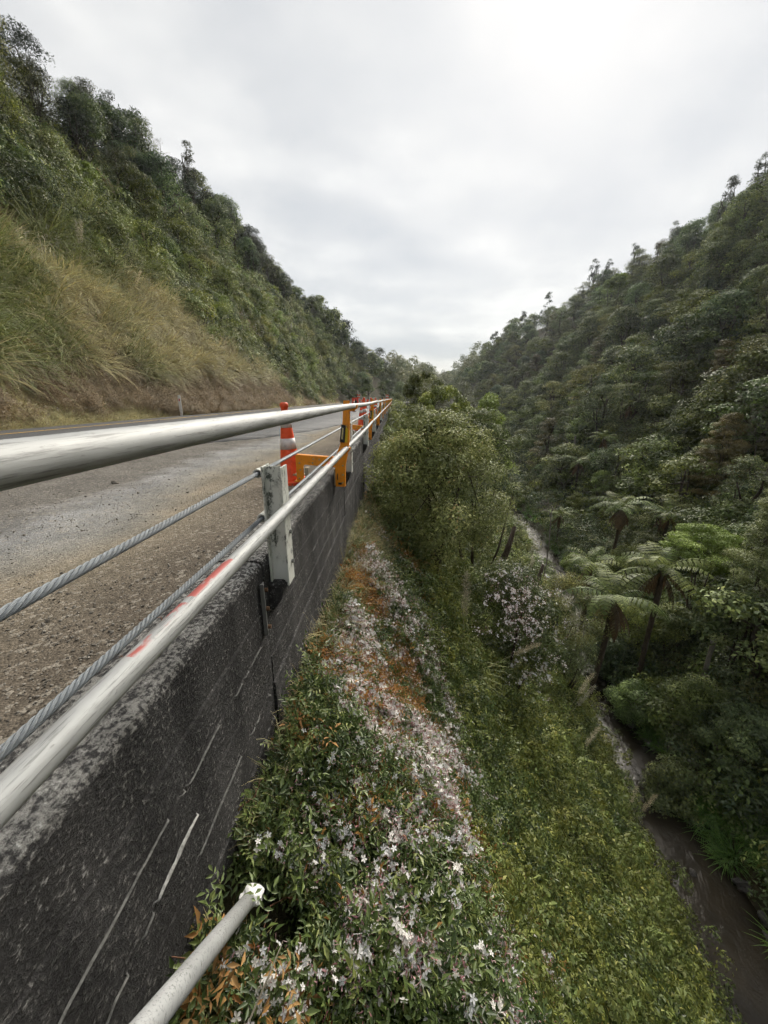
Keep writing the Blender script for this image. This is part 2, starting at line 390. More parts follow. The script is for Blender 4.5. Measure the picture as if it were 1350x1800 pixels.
def asphalt_mat():
    n = NT('asphalt'); co = n.coord('Object')
    a = n.noise(160, 3, 0.6, co); b = n.noise(0.8, 5, 0.6, n.coord('Object', (1, 0.15, 1)))
    c = n.ramp(a, [(0.3, (0.045, 0.047, 0.05)), (0.6, (0.085, 0.087, 0.09)), (0.78, (0.16, 0.16, 0.16))])
    c = n.mix(1.0, c, n.ramp(b, [(0.3, 0.75), (0.7, 1.25)]), 'MULTIPLY')
    n.bump(a, 0.5, 0.006); return n.done(c, 0.75, 0, 0.35)
M_ASPH = asphalt_mat()
def strip(name, x0f, x1f, z, y0, y1, step, mat, cols=2, thick=0.0, parent=None):
    ys = np.concatenate([np.arange(y0, min(y1, 20), step), np.arange(min(y1, 20), y1 + 0.01, 1.0)]); ys = np.unique(ys)
    V = []; F = []
    for y in ys:
        a, b = x0f(y), x1f(y)
        for k in range(cols): V.append((a + (b - a) * k / (cols - 1), y, z(a + (b - a) * k / (cols - 1), y) if callable(z) else z))
    n = len(ys)
    for i in range(n - 1):
        for k in range(cols - 1):
            F.append((i * cols + k, i * cols + k + 1, (i + 1) * cols + k + 1, (i + 1) * cols + k))
    if thick:                                           # a real edge along the near (right-hand) side
        o = len(V); V += [(V[i * cols + cols - 1][0] + 0.02, V[i * cols + cols - 1][1], V[i * cols + cols - 1][2] - thick) for i in range(n)]
        for i in range(n - 1): F.append((i * cols + cols - 1, o + i, o + i + 1, (i + 1) * cols + cols - 1))
    return link(name, np_mesh(name, V, [np.array(F)], mat), parent)
crown = lambda x, y: 0.035 + 0.02 * (1 - abs((x + 7) / 4.0))
road = strip('road', lambda y: -10.95 + bend(y), edge, crown, -10, 110, 0.12, M_ASPH, 9, 0.07)
tag(road, kind='structure')
def line_mat(name, col):
    n = NT(name); co = n.coord('Object'); w = n.noise(30, 6, 0.7, co)
    return n.done(n.mix(n.ramp(w, [(0.52, 1.0), (0.70, 0.35)]), (0.09, 0.09, 0.09), col), 0.7, 0, 0.3)
M_WHITE_LINE = line_mat('worn white road paint', (0.80, 0.80, 0.78)); M_YELLOW_LINE = line_mat('worn yellow road paint', (0.55, 0.34, 0.06))
wl = strip('edge_line', lambda y: -4.04 + bend(y), lambda y: -3.88 + bend(y), lambda x, y: crown(x, y) + 0.005, 8.2, 100, 1.0, M_WHITE_LINE, 2); wl.parent = road
yl = strip('centre_line', lambda y: -9.80 + bend(y), lambda y: -9.66 + bend(y), lambda x, y: crown(x, y) + 0.005, -10, 100, 1.0, M_YELLOW_LINE, 2); yl.parent = road

# ------------------------------------------------------------------ concrete retaining wall
def concrete_mat():
    n = NT('lichened dark concrete'); co = n.coord('Object')
    big = n.noise(1.6, 5, 0.65, co); fine = n.noise(75, 6, 0.7, n.coord('Object', (1, 0.8, 1))); mid = n.noise(9, 6, 0.7, co)
    c = n.ramp(big, [(0.3, (0.034, 0.034, 0.035)), (0.7, (0.064, 0.062, 0.061))])
    c = n.mix(n.ramp(fine, [(0.48, 0.0), (0.72, 0.65)]), c, (0.15, 0.145, 0.138))
    geo = n.nd('ShaderNodeNewGeometry'); s2 = n.nd('ShaderNodeSeparateXYZ'); n.L.new(geo.outputs['Normal'], s2.inputs[0])
    topf = n.ramp(s2.outputs[2], [(0.25, 0.0), (0.85, 1.0)])
    sp = n.nd('ShaderNodeSeparateXYZ'); n.L.new(co, sp.inputs[0])
    topf = n.math('MULTIPLY', topf, n.ramp(sp.outputs[2], [(0.09, 0.0), (0.12, 1.0)]))
    rim = n.ramp(sp.outputs[2], [(0.105, 0.0), (0.15, 0.9)])      # lichen thickest along the upper arris
    lich = n.math('ADD', n.math('MULTIPLY', n.math('ADD', topf, rim), 0.13), n.math('MULTIPLY', mid, 0.75))
    lich = n.math('ADD', lich, n.math('MULTIPLY', n.math('SUBTRACT', fine, 0.5), 1.7))
    c = n.mix(n.ramp(lich, [(0.50, 0.0), (0.74, 0.85)]), c, (0.30, 0.295, 0.275))
    white = n.math('ADD', n.math('MULTIPLY', big, 0.5), n.math('MULTIPLY', fine, 0.62))
    white = n.math('ADD', white, n.math('MULTIPLY', topf, 0.05))
    c = n.mix(n.ramp(white, [(0.66, 0.0), (0.74, 0.8)]), c, (0.52, 0.52, 0.50))
    st = n.noise(6, 5, 0.6, n.coord('Object', (1, 1, 0.12)))
    c = n.mix(1.0, c, n.ramp(st, [(0.35, 0.62), (0.65, 1.25)]), 'MULTIPLY')
    n.bump(n.math('ADD', n.math('MULTIPLY', fine, 0.6), mid), 0.9, 0.02); return n.done(c, 0.92, 0, 0.2)
M_CONC = concrete_mat()
def lime_mat():
    n = NT('lime bloom'); f = n.noise(60, 5, 0.7)
    n.bump(f, 0.6, 0.005); return n.done(n.ramp(f, [(0.3, (0.06, 0.06, 0.058)), (0.65, (0.19, 0.19, 0.18))]), 0.9, 0, 0.1)
M_LIME = lime_mat()
M_BLOOM = lime_mat(); M_BLOOM.name = 'thick lime bloom'
for _n in M_BLOOM.node_tree.nodes:
    if _n.type == 'VALTORGB': _n.color_ramp.elements[0].color = (0.16, 0.16, 0.155, 1); _n.color_ramp.elements[1].color = (0.5, 0.5, 0.48, 1)
KT, WO, WI = 0.153, -0.625, -0.885
POST_Y = [1.80 + 3.02 * i for i in range(24)]; BR_Y = [3.92 + 4.75 * i for i in range(15)]
WALL_END = 75.0
wall = empty('retaining_wall', (WO, 0, -0.6)); tag(wall, 'dark lichen-speckled concrete retaining wall along the road edge', 'wall')
winv = Matrix.Translation((-WO, 0, 0.6))
def wchild(name, me):
    o = link(name, me, wall, loc=(-WO, 0, 0.6)); return o
joints = [-6.0] + [y - 0.13 for y in POST_Y] + [WALL_END]
for i in range(len(joints) - 1):
    y0, y1 = joints[i] + 0.007, joints[i + 1] - 0.007
    ym = (y0 + y1) / 2; zb = float(zt(ym)) - 0.5
    rr = np.random.default_rng(300 + i)
    lifts = [KT, -0.075, -0.225, -0.38, -0.54, -0.72, min(zb, -0.95)]
    ny_ = 60 if y0 < 5 else 10
    ysb = np.linspace(y0, y1, ny_)
    prof = [(WI, min(zb, -0.95)), (WI, KT - 0.03), (WI + 0.012, KT - 0.008), (WI + 0.05, KT), (WI + 0.13, KT + 0.003), (WO - 0.03, KT), (WO - 0.010, KT - 0.007), (WO, KT - 0.025)]
    off = 0.0
    for k in range(1, len(lifts)):
        off2 = float(rr.uniform(-0.006, 0.006))
        prof += [(WO + off, lifts[k] + 0.008), (WO + min(off, off2) - 0.006, lifts[k]), (WO + off2, lifts[k] - 0.008)] if k < len(lifts) - 1 else [(WO + off, lifts[k])]
        off = off2
    V = []; n_ = len(prof)
    for y in ysb:
        for (px_, pz_) in prof:
            j = (fbm(y * 2.1 + i, pz_ * 6 + px_ * 3, 60) - 0.5) * 0.012 + (vn(y * 14, pz_ * 20 + px_ * 8, 61) - 0.5) * 0.006
            V.append((px_ + float(j), y, pz_ + float(j) * 0.8))
    F = [(a * n_ + b, a * n_ + (b + 1) % n_, (a + 1) * n_ + (b + 1) % n_, (a + 1) * n_ + b) for a in range(len(ysb) - 1) for b in range(n_)]
    mb = MB().add(V, F); mb.F += [tuple(range(n_ - 1, -1, -1)), tuple(range((len(ysb) - 1) * n_, len(ysb) * n_))]
    wchild('wall_panel', mb.mesh('wall_panel', M_CONC))
for y in POST_Y[:8]:
    zb = -0.16
    mb = MB(); z1 = 0.01
    mb.prism_y([(WO - 0.01, zb), (WO + 0.005, zb), (WO + 0.06, z1 - 0.09), (WO + 0.075, z1 - 0.02), (WO + 0.07, z1), (WO - 0.01, z1)], y - 0.075, y + 0.09)
    wchild('pier', mb.mesh('pier', M_CONC, bevel=0.008))
# lime ridges along the lift joints and cracks between them (irregular, a millimetre or two proud)
def ridge(pts, w, seed, name='lime_ridge'):
    rr = np.random.default_rng(seed); V = []; F = []
    P = []
    for a, b in zip(pts[:-1], pts[1:]):
        m = max(3, int(math.hypot(b[0] - a[0], b[1] - a[1]) / 0.012))
        for k in range(m): P.append((a[0] + (b[0] - a[0]) * k / m, a[1] + (b[1] - a[1]) * k / m))
    P.append(pts[-1])
    wob = 0.0; n = 0; prev = False
    for i, (y, z) in enumerate(P):
        wob = wob * 0.97 + rr.normal() * 0.0010
        ww = max(0.0, w * (0.0 if vn(i * 0.16, seed, 74) < 0.55 else 0.07) + w * 0.85 * float(vn(i * 0.11, seed, 71)) ** 3 * (0.4 + float(vn(i * 0.9, seed, 72))))
        if name == 'lime_streak': ww = w * math.sin(math.pi * i / (len(P) - 1)) ** 0.7 * (0.25 + 0.5 * float(vn(i * 0.5, seed, 72))) * (1.3 if i < len(P) * 0.6 else 0.8)
        if i in (0, len(P) - 1): ww = 0.0003
        x = WO + (0.0095 if ww > 0.0004 else -0.012)
        V += [(x - 0.006, y, z + wob + ww), (x, y, z + wob + ww * 0.3), (x, y, z + wob - ww * 0.3), (x - 0.006, y, z + wob - ww)]
        if i: 
            o = 4 * i
            for k in range(3): F.append((o - 4 + k, o - 4 + k + 1, o + k + 1, o + k))
    wchild(name, np_mesh(name, V, np.array(F), M_BLOOM if name == 'lime_streak' else M_LIME))
ridge([(0.34, -0.235), (0.42, -0.222), (0.55, -0.226), (0.7, -0.219), (0.9, -0.232), (1.05, -0.222), (1.25, -0.229), (1.45, -0.22), (1.62, -0.226)], 0.0045, 1)
ridge([(0.66, -0.385), (0.72, -0.38), (0.84, -0.375), (0.90, -0.38)], 0.016, 4, 'lime_streak')
ridge([(0.44, -0.42), (0.50, -0.402), (0.57, -0.41), (0.66, -0.388)], 0.004, 5)
ridge([(0.85, -0.52), (1.2, -0.50), (1.6, -0.54)], 0.004, 7)
ridge([(2.6, -0.22), (2.9, -0.225), (3.2, -0.221), (3.5, -0.16)], 0.0035, 8)
# drain slot steel at the first joint
M_GALV_OLD = None
# ------------------------------------------------------------------ steel
def galv_mat(name, base=(0.40, 0.41, 0.405), paint=None, rough=0.58, metal=0.2):
    n = NT(name); co = n.coord('Object'); st = n.coord('Object', (60, 3.0, 60))
    scr = n.noise(3.0, 6, 0.7, st); big = n.noise(5, 4, 0.6, co)
    c = n.mix(1.0, base, n.ramp(big, [(0.3, 0.80), (0.7, 1.18)]), 'MULTIPLY')
    c = n.mix(n.ramp(scr, [(0.52, 0.0), (0.63, 0.7)]), c, (0.15, 0.15, 0.145))
    spn = n.noise(120, 3, 0.6, n.coord('Object', (1, 0.35, 1)))
    c = n.mix(n.ramp(spn, [(0.66, 0.0), (0.74, 0.5)]), c, (0.13, 0.12, 0.11))
    if paint:                                                     # sprayed survey marks, flaked off in places
        sp = n.nd('ShaderNodeSeparateXYZ'); n.L.new(co, sp.inputs[0])
        g = n.nd('ShaderNodeNewGeometry'); gs = n.nd('ShaderNodeSeparateXYZ'); n.L.new(g.outputs['Normal'], gs.inputs[0])
        side = n.ramp(n.math('ADD', n.math('MULTIPLY', gs.outputs[0], -0.35), n.math('MULTIPLY', gs.outputs[2], 0.5)), [(0.26, 0.0), (0.40, 1.0)])
        flake = n.noise(26, 5, 0.62, n.coord('Object', (1, 0.35, 1)))
        for (y0, y1, keep) in paint:
            a = n.math('GREATER_THAN', sp.outputs[1], y0); b = n.math('LESS_THAN', sp.outputs[1], y1)
            m = n.math('MULTIPLY', n.math('MULTIPLY', a, b), side)
            m = n.math('MULTIPLY', m, n.ramp(flake, [(keep - 0.03, 0.9), (keep + 0.05, 0.0)]))
            c = n.mix(m, c, (0.42, 0.075, 0.06))
    n.bump(n.math('ADD', scr, n.math('MULTIPLY', spn, 0.4)), 0.25, 0.002)
    return n.done(c, n.ramp(big, [(0.3, rough - 0.08), (0.7, rough + 0.12)]), metal, 0.5)
M_TUBE = galv_mat('galvanised tube')
M_TUBE_RED = galv_mat('galvanised tube with red spray', paint=[(0.60, 0.80, 0.47), (0.83, 1.06, 0.56), (2.72, 2.95, 0.49)])
M_OLDPIPE = galv_mat('dull zinc pipe', (0.36, 0.37, 0.37), rough=0.65, metal=0.2)
M_WIRE = galv_mat('galvanised wire', (0.23, 0.255, 0.275), rough=0.5, metal=0.4)
def orange_mat():
    n = NT('orange powder coat'); co = n.coord('Object'); f = n.noise(14, 6, 0.7, co)
    c = n.mix(n.ramp(f, [(0.52, 0.0), (0.70, 0.75)]), (0.86, 0.30, 0.010), (0.48, 0.18, 0.03))
    c = n.mix(n.ramp(n.noise(45, 4, 0.7, co), [(0.62, 0.0), (0.70, 0.8)]), c, (0.20, 0.13, 0.08))
    n.bump(f, 0.15, 0.003); return n.done(c, 0.45, 0, 0.45)
M_ORANGE = orange_mat()
def white_steel():
    n = NT('weathered white paint'); co = n.coord('Object'); f = n.noise(9, 6, 0.7, n.coord('Object', (1, 1, 0.5))); g = n.noise(38, 6, 0.72, n.coord('Object', (1, 1, 0.6)))
    c = n.mix(n.ramp(f, [(0.35, 0.0), (0.7, 0.6)]), (0.72, 0.73, 0.68), (0.52, 0.53, 0.45))
    m = n.math('MULTIPLY', n.ramp(f, [(0.46, 0.0), (0.56, 1.0)]), n.ramp(g, [(0.48, 0.0), (0.56, 1.0)]))
    c = n.mix(m, c, (0.10, 0.11, 0.09))
    n.bump(g, 0.3, 0.003); return n.done(c, 0.6, 0, 0.4)
M_WSTEEL = white_steel()
def plain(name, col, rough=0.6, metal=0.0, dirt=0.25, scale=30, spec=0.4):
    n = NT(name); f = n.noise(scale, 6, 0.7)
    c = n.mix(n.ramp(f, [(0.45, 0.0), (0.75, 1.0)]), col, tuple(v * (1 - dirt) for v in col))
    n.bump(f, 0.12, 0.003); return n.done(c, rough, metal, spec)
M_BLACK = plain('black plastic', (0.018, 0.018, 0.018), 0.5)
M_AMBER = plain('pale reflector', (0.55, 0.47, 0.25), 0.25)
M_YELLOW = plain('yellow tape', (0.75, 0.52, 0.02), 0.45)
M_BOLT = plain('zinc bolt', (0.45, 0.38, 0.24), 0.4, 0.7)
M_RUST = plain('rusty steel', (0.16, 0.09, 0.05), 0.85, 0.0, 0.5, 60)
M_CONE = plain('orange red cone rubber', (0.84, 0.10, 0.028), 0.5, 0, 0.45, 14)
M_BAND = plain('scuffed white reflective sleeve', (0.66, 0.62, 0.61), 0.4, 0, 0.5, 16)
M_RUBBER = plain('dirty black rubber', (0.03, 0.028, 0.026), 0.8)
M_WPLASTIC = plain('white plastic', (0.82, 0.82, 0.80), 0.5, 0, 0.15)
M_RED = plain('red reflector', (0.55, 0.02, 0.02), 0.3)
M_PINE = plain('bleached timber packer', (0.34, 0.30, 0.22), 0.8)
M_STEEL_DULL = plain('dull grey steel', (0.24, 0.24, 0.23), 0.6, 0.3, 0.4)

# ------------------------------------------------------------------ white posts (I-section) with rope eyes
def make_post():
    r = empty('guard_post')
    x0, x1, b = -0.050, 0.045, 0.052        # flanges face road and valley
    z0, z1 = -0.60, 0.0
    mb = MB(); mb.box(x0, x0 + 0.009, -b, b, z0, z1); mb.build('flange', M_WSTEEL, r, bevel=0.0015)
    mb = MB(); mb.box(x1 - 0.009, x1, -b, b, z0 - 0.005, z1 - 0.004); mb.build('flange', M_WSTEEL, r, bevel=0.0015)
    mb = MB(); mb.box(x0 + 0.009, x1 - 0.009, -0.022, -0.014, z0, z1 - 0.002); mb.build('web', M_WSTEEL, r)
    for z in (-0.035, -0.255):
        mb = MB(); prof = []
        V, F = [], []; S = 16
        for yy in (-0.035, 0.035):
            for rad in (0.022, 0.016):
                for k in range(S):
                    t = 2 * math.pi * k / S; V.append((x0 - 0.023 + rad * math.cos(t), yy, z + rad * math.sin(t)))
        for k in range(S):
            q = (k + 1) % S
            F += [(k, q, 2 * S + q, 2 * S + k), (S + k, 3 * S + k, 3 * S + q, S + q), (k, S + k, S + q, q), (2 * S + k, 2 * S + q, 3 * S + q, 3 * S + k)]
        mb.add(V, F); mb.build('rope_eye', M_WSTEEL, r)
    for z in (-0.34, -0.50):
        mb = MB(); mb.tube([(x1 - 0.001, 0.02, z), (x1 + 0.012, 0.02, z)], 0.011, 6); mb.build('bolt', M_STEEL_DULL, r)
    return r
def copy_tree(o, parent=None):
    c = o.copy(); COL.objects.link(c); c.parent = parent
    for ch in o.children: copy_tree(ch, c)
    return c
post0 = make_post()
ordn = ['nearest', 'second', 'third', 'fourth', 'fifth', 'sixth', 'seventh', 'eighth', 'ninth', 'tenth', 'eleventh', 'twelfth', 'thirteenth', 'fourteenth', 'fifteenth', 'sixteenth', 'seventeenth', 'eighteenth', 'nineteenth', 'twentieth', 'twenty-first', 'twenty-second', 'twenty-third', 'twenty-fourth']
for i, y in enumerate(POST_Y[:22]):
    o = post0 if i == 0 else copy_tree(post0)
    o.location = (-0.570, y, 0.595 + (0.012 * math.sin(i * 2.3) if i else 0)); o.rotation_euler = (R(random.uniform(-1, 1)), R(random.uniform(-0.8, 0.8)) if i else 0, 0)
    lab = 'weathered white steel guard post nearest the camera, beside the wall joint' if i == 0 else f'{ordn[i]} white steel guard post along the wall, counting from the camera'
    tag(o, lab, 'post', 'white guard posts on the wall')

# steel angle and bolts left in the wall joint by the first post
ang = empty('joint_bracket', (WO, 1.60, -0.1)); tag(ang, 'rusty grey steel strip bolted in the wall joint below the nearest post', 'bracket')
MB().box(0.004, 0.022, -0.004, 0.004, -0.10, 0.17).build('plate', M_STEEL_DULL, ang, bevel=0.001)
MB().box(0.004, 0.010, 0.006, 0.040, -0.10, 0.165).build('plate', M_STEEL_DULL, ang, bevel=0.001)
for z in (0.13, 0.03, -0.07): MB().tube([(0.008, 0.024, z), (0.030, 0.026, z)], 0.010, 6).build('bolt', M_RUST, ang)

# ------------------------------------------------------------------ wire ropes
def helix(yv, cx, cz, rs, lay, ph, rw=0.0, layw=1.0, phw=0.0):
    a = 2 * np.pi * yv / lay + ph; X = cx + rs * np.cos(a); Z = cz + rs * np.sin(a)
    if rw > 0:
        b = -2 * np.pi * yv / layw + phw; X = X + rw * np.cos(b) * np.cos(a); Z = Z + rw * np.cos(b) * np.sin(a)
        t = rw * np.sin(b); X = X - t * np.sin(a); Z = Z + t * np.cos(a)
    return np.stack([X, yv, Z], -1)
def np_tube(P, r, sides):
    n = len(P); d = np.gradient(P, axis=0); d /= np.linalg.norm(d, axis=1, keepdims=True)
    up = np.array([0.3, 0, 1.0]); a = np.cross(d, up); a /= np.linalg.norm(a, axis=1, keepdims=True); b = np.cross(a, d)
    k = np.arange(sides) * 2 * np.pi / sides
    V = P[:, None] + r * (a[:, None] * np.cos(k)[None, :, None] + b[:, None] * np.sin(k)[None, :, None])
    ii = np.arange(n * sides).reshape(n, sides); jj = np.roll(ii, -1, 1)
    F = np.stack([ii[:-1], jj[:-1], jj[1:], ii[1:]], -1).reshape(-1, 4); return V.reshape(-1, 3), F
def join(parts):
    Vs, Fs, o = [], [], 0
    for V, F in parts: Vs.append(V); Fs.append(F + o); o += len(V)
    return np.concatenate(Vs), np.concatenate(Fs)
def wire_rope(z, label):
    root = empty('wire_rope', (-0.643, 0, z)); tag(root, label, 'wire rope', 'wire ropes through the guard posts')
    for s in range(6):
        ph = s * math.pi / 3; parts = []
        yv = np.arange(-0.9, 2.1, 0.0055)
        for w in range(7): parts.append(np_tube(helix(yv, 0, 0, 0.0072, 0.115, ph, 0.0026, 0.060, w * 2 * math.pi / 7), 0.00125, 4))
        yv = np.arange(-0.9, 2.1, 0.012); parts.append(np_tube(helix(yv, 0, 0, 0.0070, 0.115, ph), 0.0027, 5))
        yv = np.arange(2.08, 8.0, 0.014); parts.append(np_tube(helix(yv, 0, 0, 0.0070, 0.115, ph), 0.0038, 5))
        V, F = join(parts); link('strand', np_mesh('strand', V, F, M_WIRE, smooth=True), root)
    V, F = np_tube(np.stack([np.zeros(30), np.linspace(7.98, 64, 30), np.zeros(30)], -1), 0.0105, 8)
    link('strand', np_mesh('strand', V, F, M_WIRE, smooth=True), root)
    V, F = np_tube(np.stack([np.zeros(30), np.linspace(-0.9, 7.98, 30), np.zeros(30)], -1), 0.0052, 6)
    link('core', np_mesh('core', V, F, M_WIRE, smooth=True), root)
wire_rope(0.560, 'upper twisted steel wire rope threaded through the white posts')
wire_rope(0.340, 'lower twisted steel wire rope just above the wall top')

# ------------------------------------------------------------------ orange clamp brackets
def make_bracket():
    """local x: 0 = line of the lower tube; z: 0 = gravel level"""
    r = empty('edge_bracket')
    t = 0.006; d = 0.062
    def channel(prof, name):
        # pressed channel: face plate towards -y with side flanges
        mb = MB(); mb.prism_y(prof, -0.003, 0.003); o = mb.build(name, M_ORANGE, r, bevel=0.001)
        return o
    # x relative to -0.50
    outer = [(-0.112, 0.017), (-0.013, 0.017), (-0.003, 0.24), (0.016, 0.33), (0.040, 0.47), (0.050, 0.66), (0.056, 0.845), (0.056, 0.878), (-0.004, 0.878), (-0.020, 0.66), (-0.052, 0.44), (-0.100, 0.335), (-0.110, 0.24)]
    channel(outer, 'upright')
    def flange(pts, y1):
        mb = MB()
        for (ax, az), (bx, bz) in zip(pts[:-1], pts[1:]):
            dx, dz = bx - ax, bz - az; L = math.hypot(dx, dz); nx_, nz_ = -dz / L * t, dx / L * t
            V = [(ax, 0.003, az), (bx, 0.003, bz), (bx + nx_, 0.003, bz + nz_), (ax + nx_, 0.003, az + nz_)]; V += [(p[0], y1, p[2]) for p in V]
            mb.add(V, [(0, 1, 2, 3), (7, 6, 5, 4), (0, 4, 5, 1), (1, 5, 6, 2), (2, 6, 7, 3), (3, 7, 4, 0)])
        return mb
    flange([(-0.013, 0.017), (-0.003, 0.24), (0.016, 0.33), (0.040, 0.47), (0.050, 0.66), (0.056, 0.845)], d).build('flange', M_ORANGE, r)
    flange([(-0.004, 0.878), (-0.020, 0.66), (-0.052, 0.44)], d).build('flange', M_ORANGE, r)
    flange([(-0.110, 0.235), (-0.112, 0.017)], d).build('flange', M_ORANGE, r)
    MB().box(-0.112, -0.013, 0.004, d, 0.011, 0.017).build('foot', M_ORANGE, r)
    arm = [(-0.515, 0.225), (-0.435, 0.225), (-0.425, 0.243), (-0.104, 0.215), (-0.096, 0.305), (-0.110, 0.318), (-0.50, 0.345), (-0.515, 0.335)]
    channel([(x, z) for x, z in arm], 'arm')
    flange([(-0.100, 0.319), (-0.505, 0.347)], d).build('flange', M_ORANGE, r)
    leg = [(-0.515, 0.075), (-0.44, 0.075), (-0.437, 0.226), (-0.513, 0.226)]
    channel(leg, 'inner_leg')
    flange([(-0.513, 0.335), (-0.515, 0.075)], d).build('flange', M_ORANGE, r)
    MB().prism_y([(-0.545, 0.062), (-0.432, 0.062), (-0.432, 0.074), (-0.538, 0.074)], -0.02, d + 0.01).build('foot', M_ORANGE, r, bevel=0.002)
    # clamp screw, pads against the kerb
    MB().tube([(-0.56, 0.03, 0.13), (-0.395, 0.03, 0.13)], 0.011, 8).build('clamp_screw', M_BOLT, r, smooth=True)
    MB().tube([(-0.53, 0.03, 0.13), (-0.505, 0.03, 0.13)], 0.022, 6).build('nut', M_BOLT, r)
    MB().box(-0.424, -0.388, -0.012, 0.075, 0.06, 0.21).build('clamp_pad', M_PINE, r, bevel=0.003)
    MB().box(-0.124, -0.1135, -0.018, 0.08, 0.03, 0.20).build('clamp_pad', M_PINE, r, bevel=0.002)
    # tube cradles: open hooks that reach out to the valley side
    def cradle(cx, cz, xr, name):
        ro, ri = 0.040, 0.026; V = []; pts = []
        for k in range(13): a = math.pi * (1.02 + k / 12 * 1.06); pts.append((cx + ro * math.cos(a), cz + ro * math.sin(a)))
        inn = []
        for k in range(13): a = math.pi * (1.02 + k / 12 * 1.06); inn.append((cx + ri * math.cos(a), cz + ri * math.sin(a)))
        mb = MB()
        for k in range(12):
            V = [(pts[k][0], y, pts[k][1]) for y in (-0.01, 0.05)] + [(pts[k + 1][0], y, pts[k + 1][1]) for y in (-0.01, 0.05)] + [(inn[k][0], y, inn[k][1]) for y in (-0.01, 0.05)] + [(inn[k + 1][0], y, inn[k + 1][1]) for y in (-0.01, 0.05)]
            mb.add(V, [(0, 1, 3, 2), (4, 6, 7, 5), (0, 2, 6, 4), (1, 5, 7, 3), (0, 4, 5, 1), (2, 3, 7, 6)])
        mb.box(xr, cx - ri + 0.004, 0.005, 0.045, cz - 0.038, cz - 0.012)
        mb.box(xr, cx + 0.01, 0.005, 0.045, cz - 0.052, cz - 0.036)
        mb.build(name, M_ORANGE, r)
    cradle(0.094, 0.828, 0.052, 'upper_cradle')
    cradle(0.012, 0.410, -0.04, 'lower_cradle')
    # bolts, holes, warning reflector
    for (x, z) in ((-0.33, 0.30), (-0.27, 0.297), (-0.18, 0.29), (-0.34, 0.262), (-0.475, 0.26), (-0.47, 0.19), (-0.03, 0.235), (-0.03, 0.14), (-0.035, 0.055), (0.015, 0.63), (-0.485, 0.10)):
        MB().tube([(x, -0.004, z), (x, -0.013, z)], 0.009, 6).build('bolt', M_BOLT, r)
    MB().box(-0.082, -0.045, -0.0045, -0.0032, 0.034, 0.056).build('slot', M_BLACK, r)
    MB().box(-0.092, -0.082, -0.0045, -0.0032, 0.085, 0.15).build('slot', M_BLACK, r)
    hs = MB().prism_y([(-0.052, 0.478), (-0.004, 0.470), (0.012, 0.64), (-0.028, 0.652)], -0.022, -0.0035).build('reflector_housing', M_BLACK, r, bevel=0.003)
    MB().prism_y([(-0.034, 0.505), (-0.018, 0.502), (-0.007, 0.615), (-0.021, 0.618)], -0.0245, -0.0225).build('lens', M_AMBER, hs)
    MB().prism_y([(-0.003, 0.475), (0.022, 0.470), (0.036, 0.60), (0.013, 0.63)], -0.0075, -0.0035).build('yellow_tape', M_YELLOW, r)
    return r
br0 = make_bracket()
for i, y in enumerate(BR_Y):
    o = br0 if i == 0 else copy_tree(br0)
    o.location = (-0.50, y, 0.0); o.rotation_euler = (0, R(random.uniform(-0.6, 0.6)) if i else 0, R(random.uniform(-2, 2)) if i else 0)
    tag(o, 'orange steel clamp bracket nearest the camera, straddling the wall beside the tall cone' if i == 0 else f'{ordn[i]} orange clamp bracket holding the rails, counting from the camera', 'bracket', 'orange rail brackets along the wall')

# ------------------------------------------------------------------ tube rails, one length from bracket to bracket
def rail(ya, yb, xa, xb, za, zb, sag, mat, label, r=0.0242):
    n = 24; ys = np.linspace(ya, yb, n); t = (ys - ya) / (yb - ya)
    P = np.stack([xa + (xb - xa) * t, ys, za + (zb - za) * t - sag * 4 * t * (1 - t)], -1)
    o0 = np.array([xa, 0, za])
    V, F = np_tube(P - o0, r, 24)
    V2, F2 = np_tube(P - o0, r - 0.004, 24); nn = len(V)   # bore and rims, so the open ends read as pipe
    ii = np.arange(24); jj = (ii + 1) % 24; e = (n - 1) * 24
    rim1 = np.stack([ii, nn + ii, nn + jj, jj], -1); rim2 = np.stack([e + ii, e + jj, nn + e + jj, nn + e + ii], -1)
    V, F = np.concatenate([V, V2]), np.concatenate([F, F2[:, ::-1] + nn, rim1, rim2])
    me = np_mesh('handrail_tube', V, F, mat, smooth=True)
    o = link('handrail_tube', me, loc=tuple(o0)); tag(o, label, 'rail tube', 'tube rails on the orange brackets')
    return o
prev = -2.6
names = ['nearest the camera', 'of the second span', 'of the third span', 'of the fourth span', 'of the fifth span', 'of the sixth span', 'of the seventh span', 'of the eighth span', 'of the ninth span', 'of the tenth span', 'of the eleventh span', 'of the twelfth span', 'of the thirteenth span', 'of the fourteenth span', 'of the fifteenth span']
for i, y in enumerate(BR_Y):
    rail(prev - (0.0 if i == 0 else 0.10), y + 0.035, -0.374 if i == 0 else -0.408, -0.405, 0.843 if i == 0 else 0.829, 0.829, 0.0 if i == 0 else 0.012, M_TUBE, f'upper galvanised tube rail {names[i]}')
    prev = y
prev = -2.6
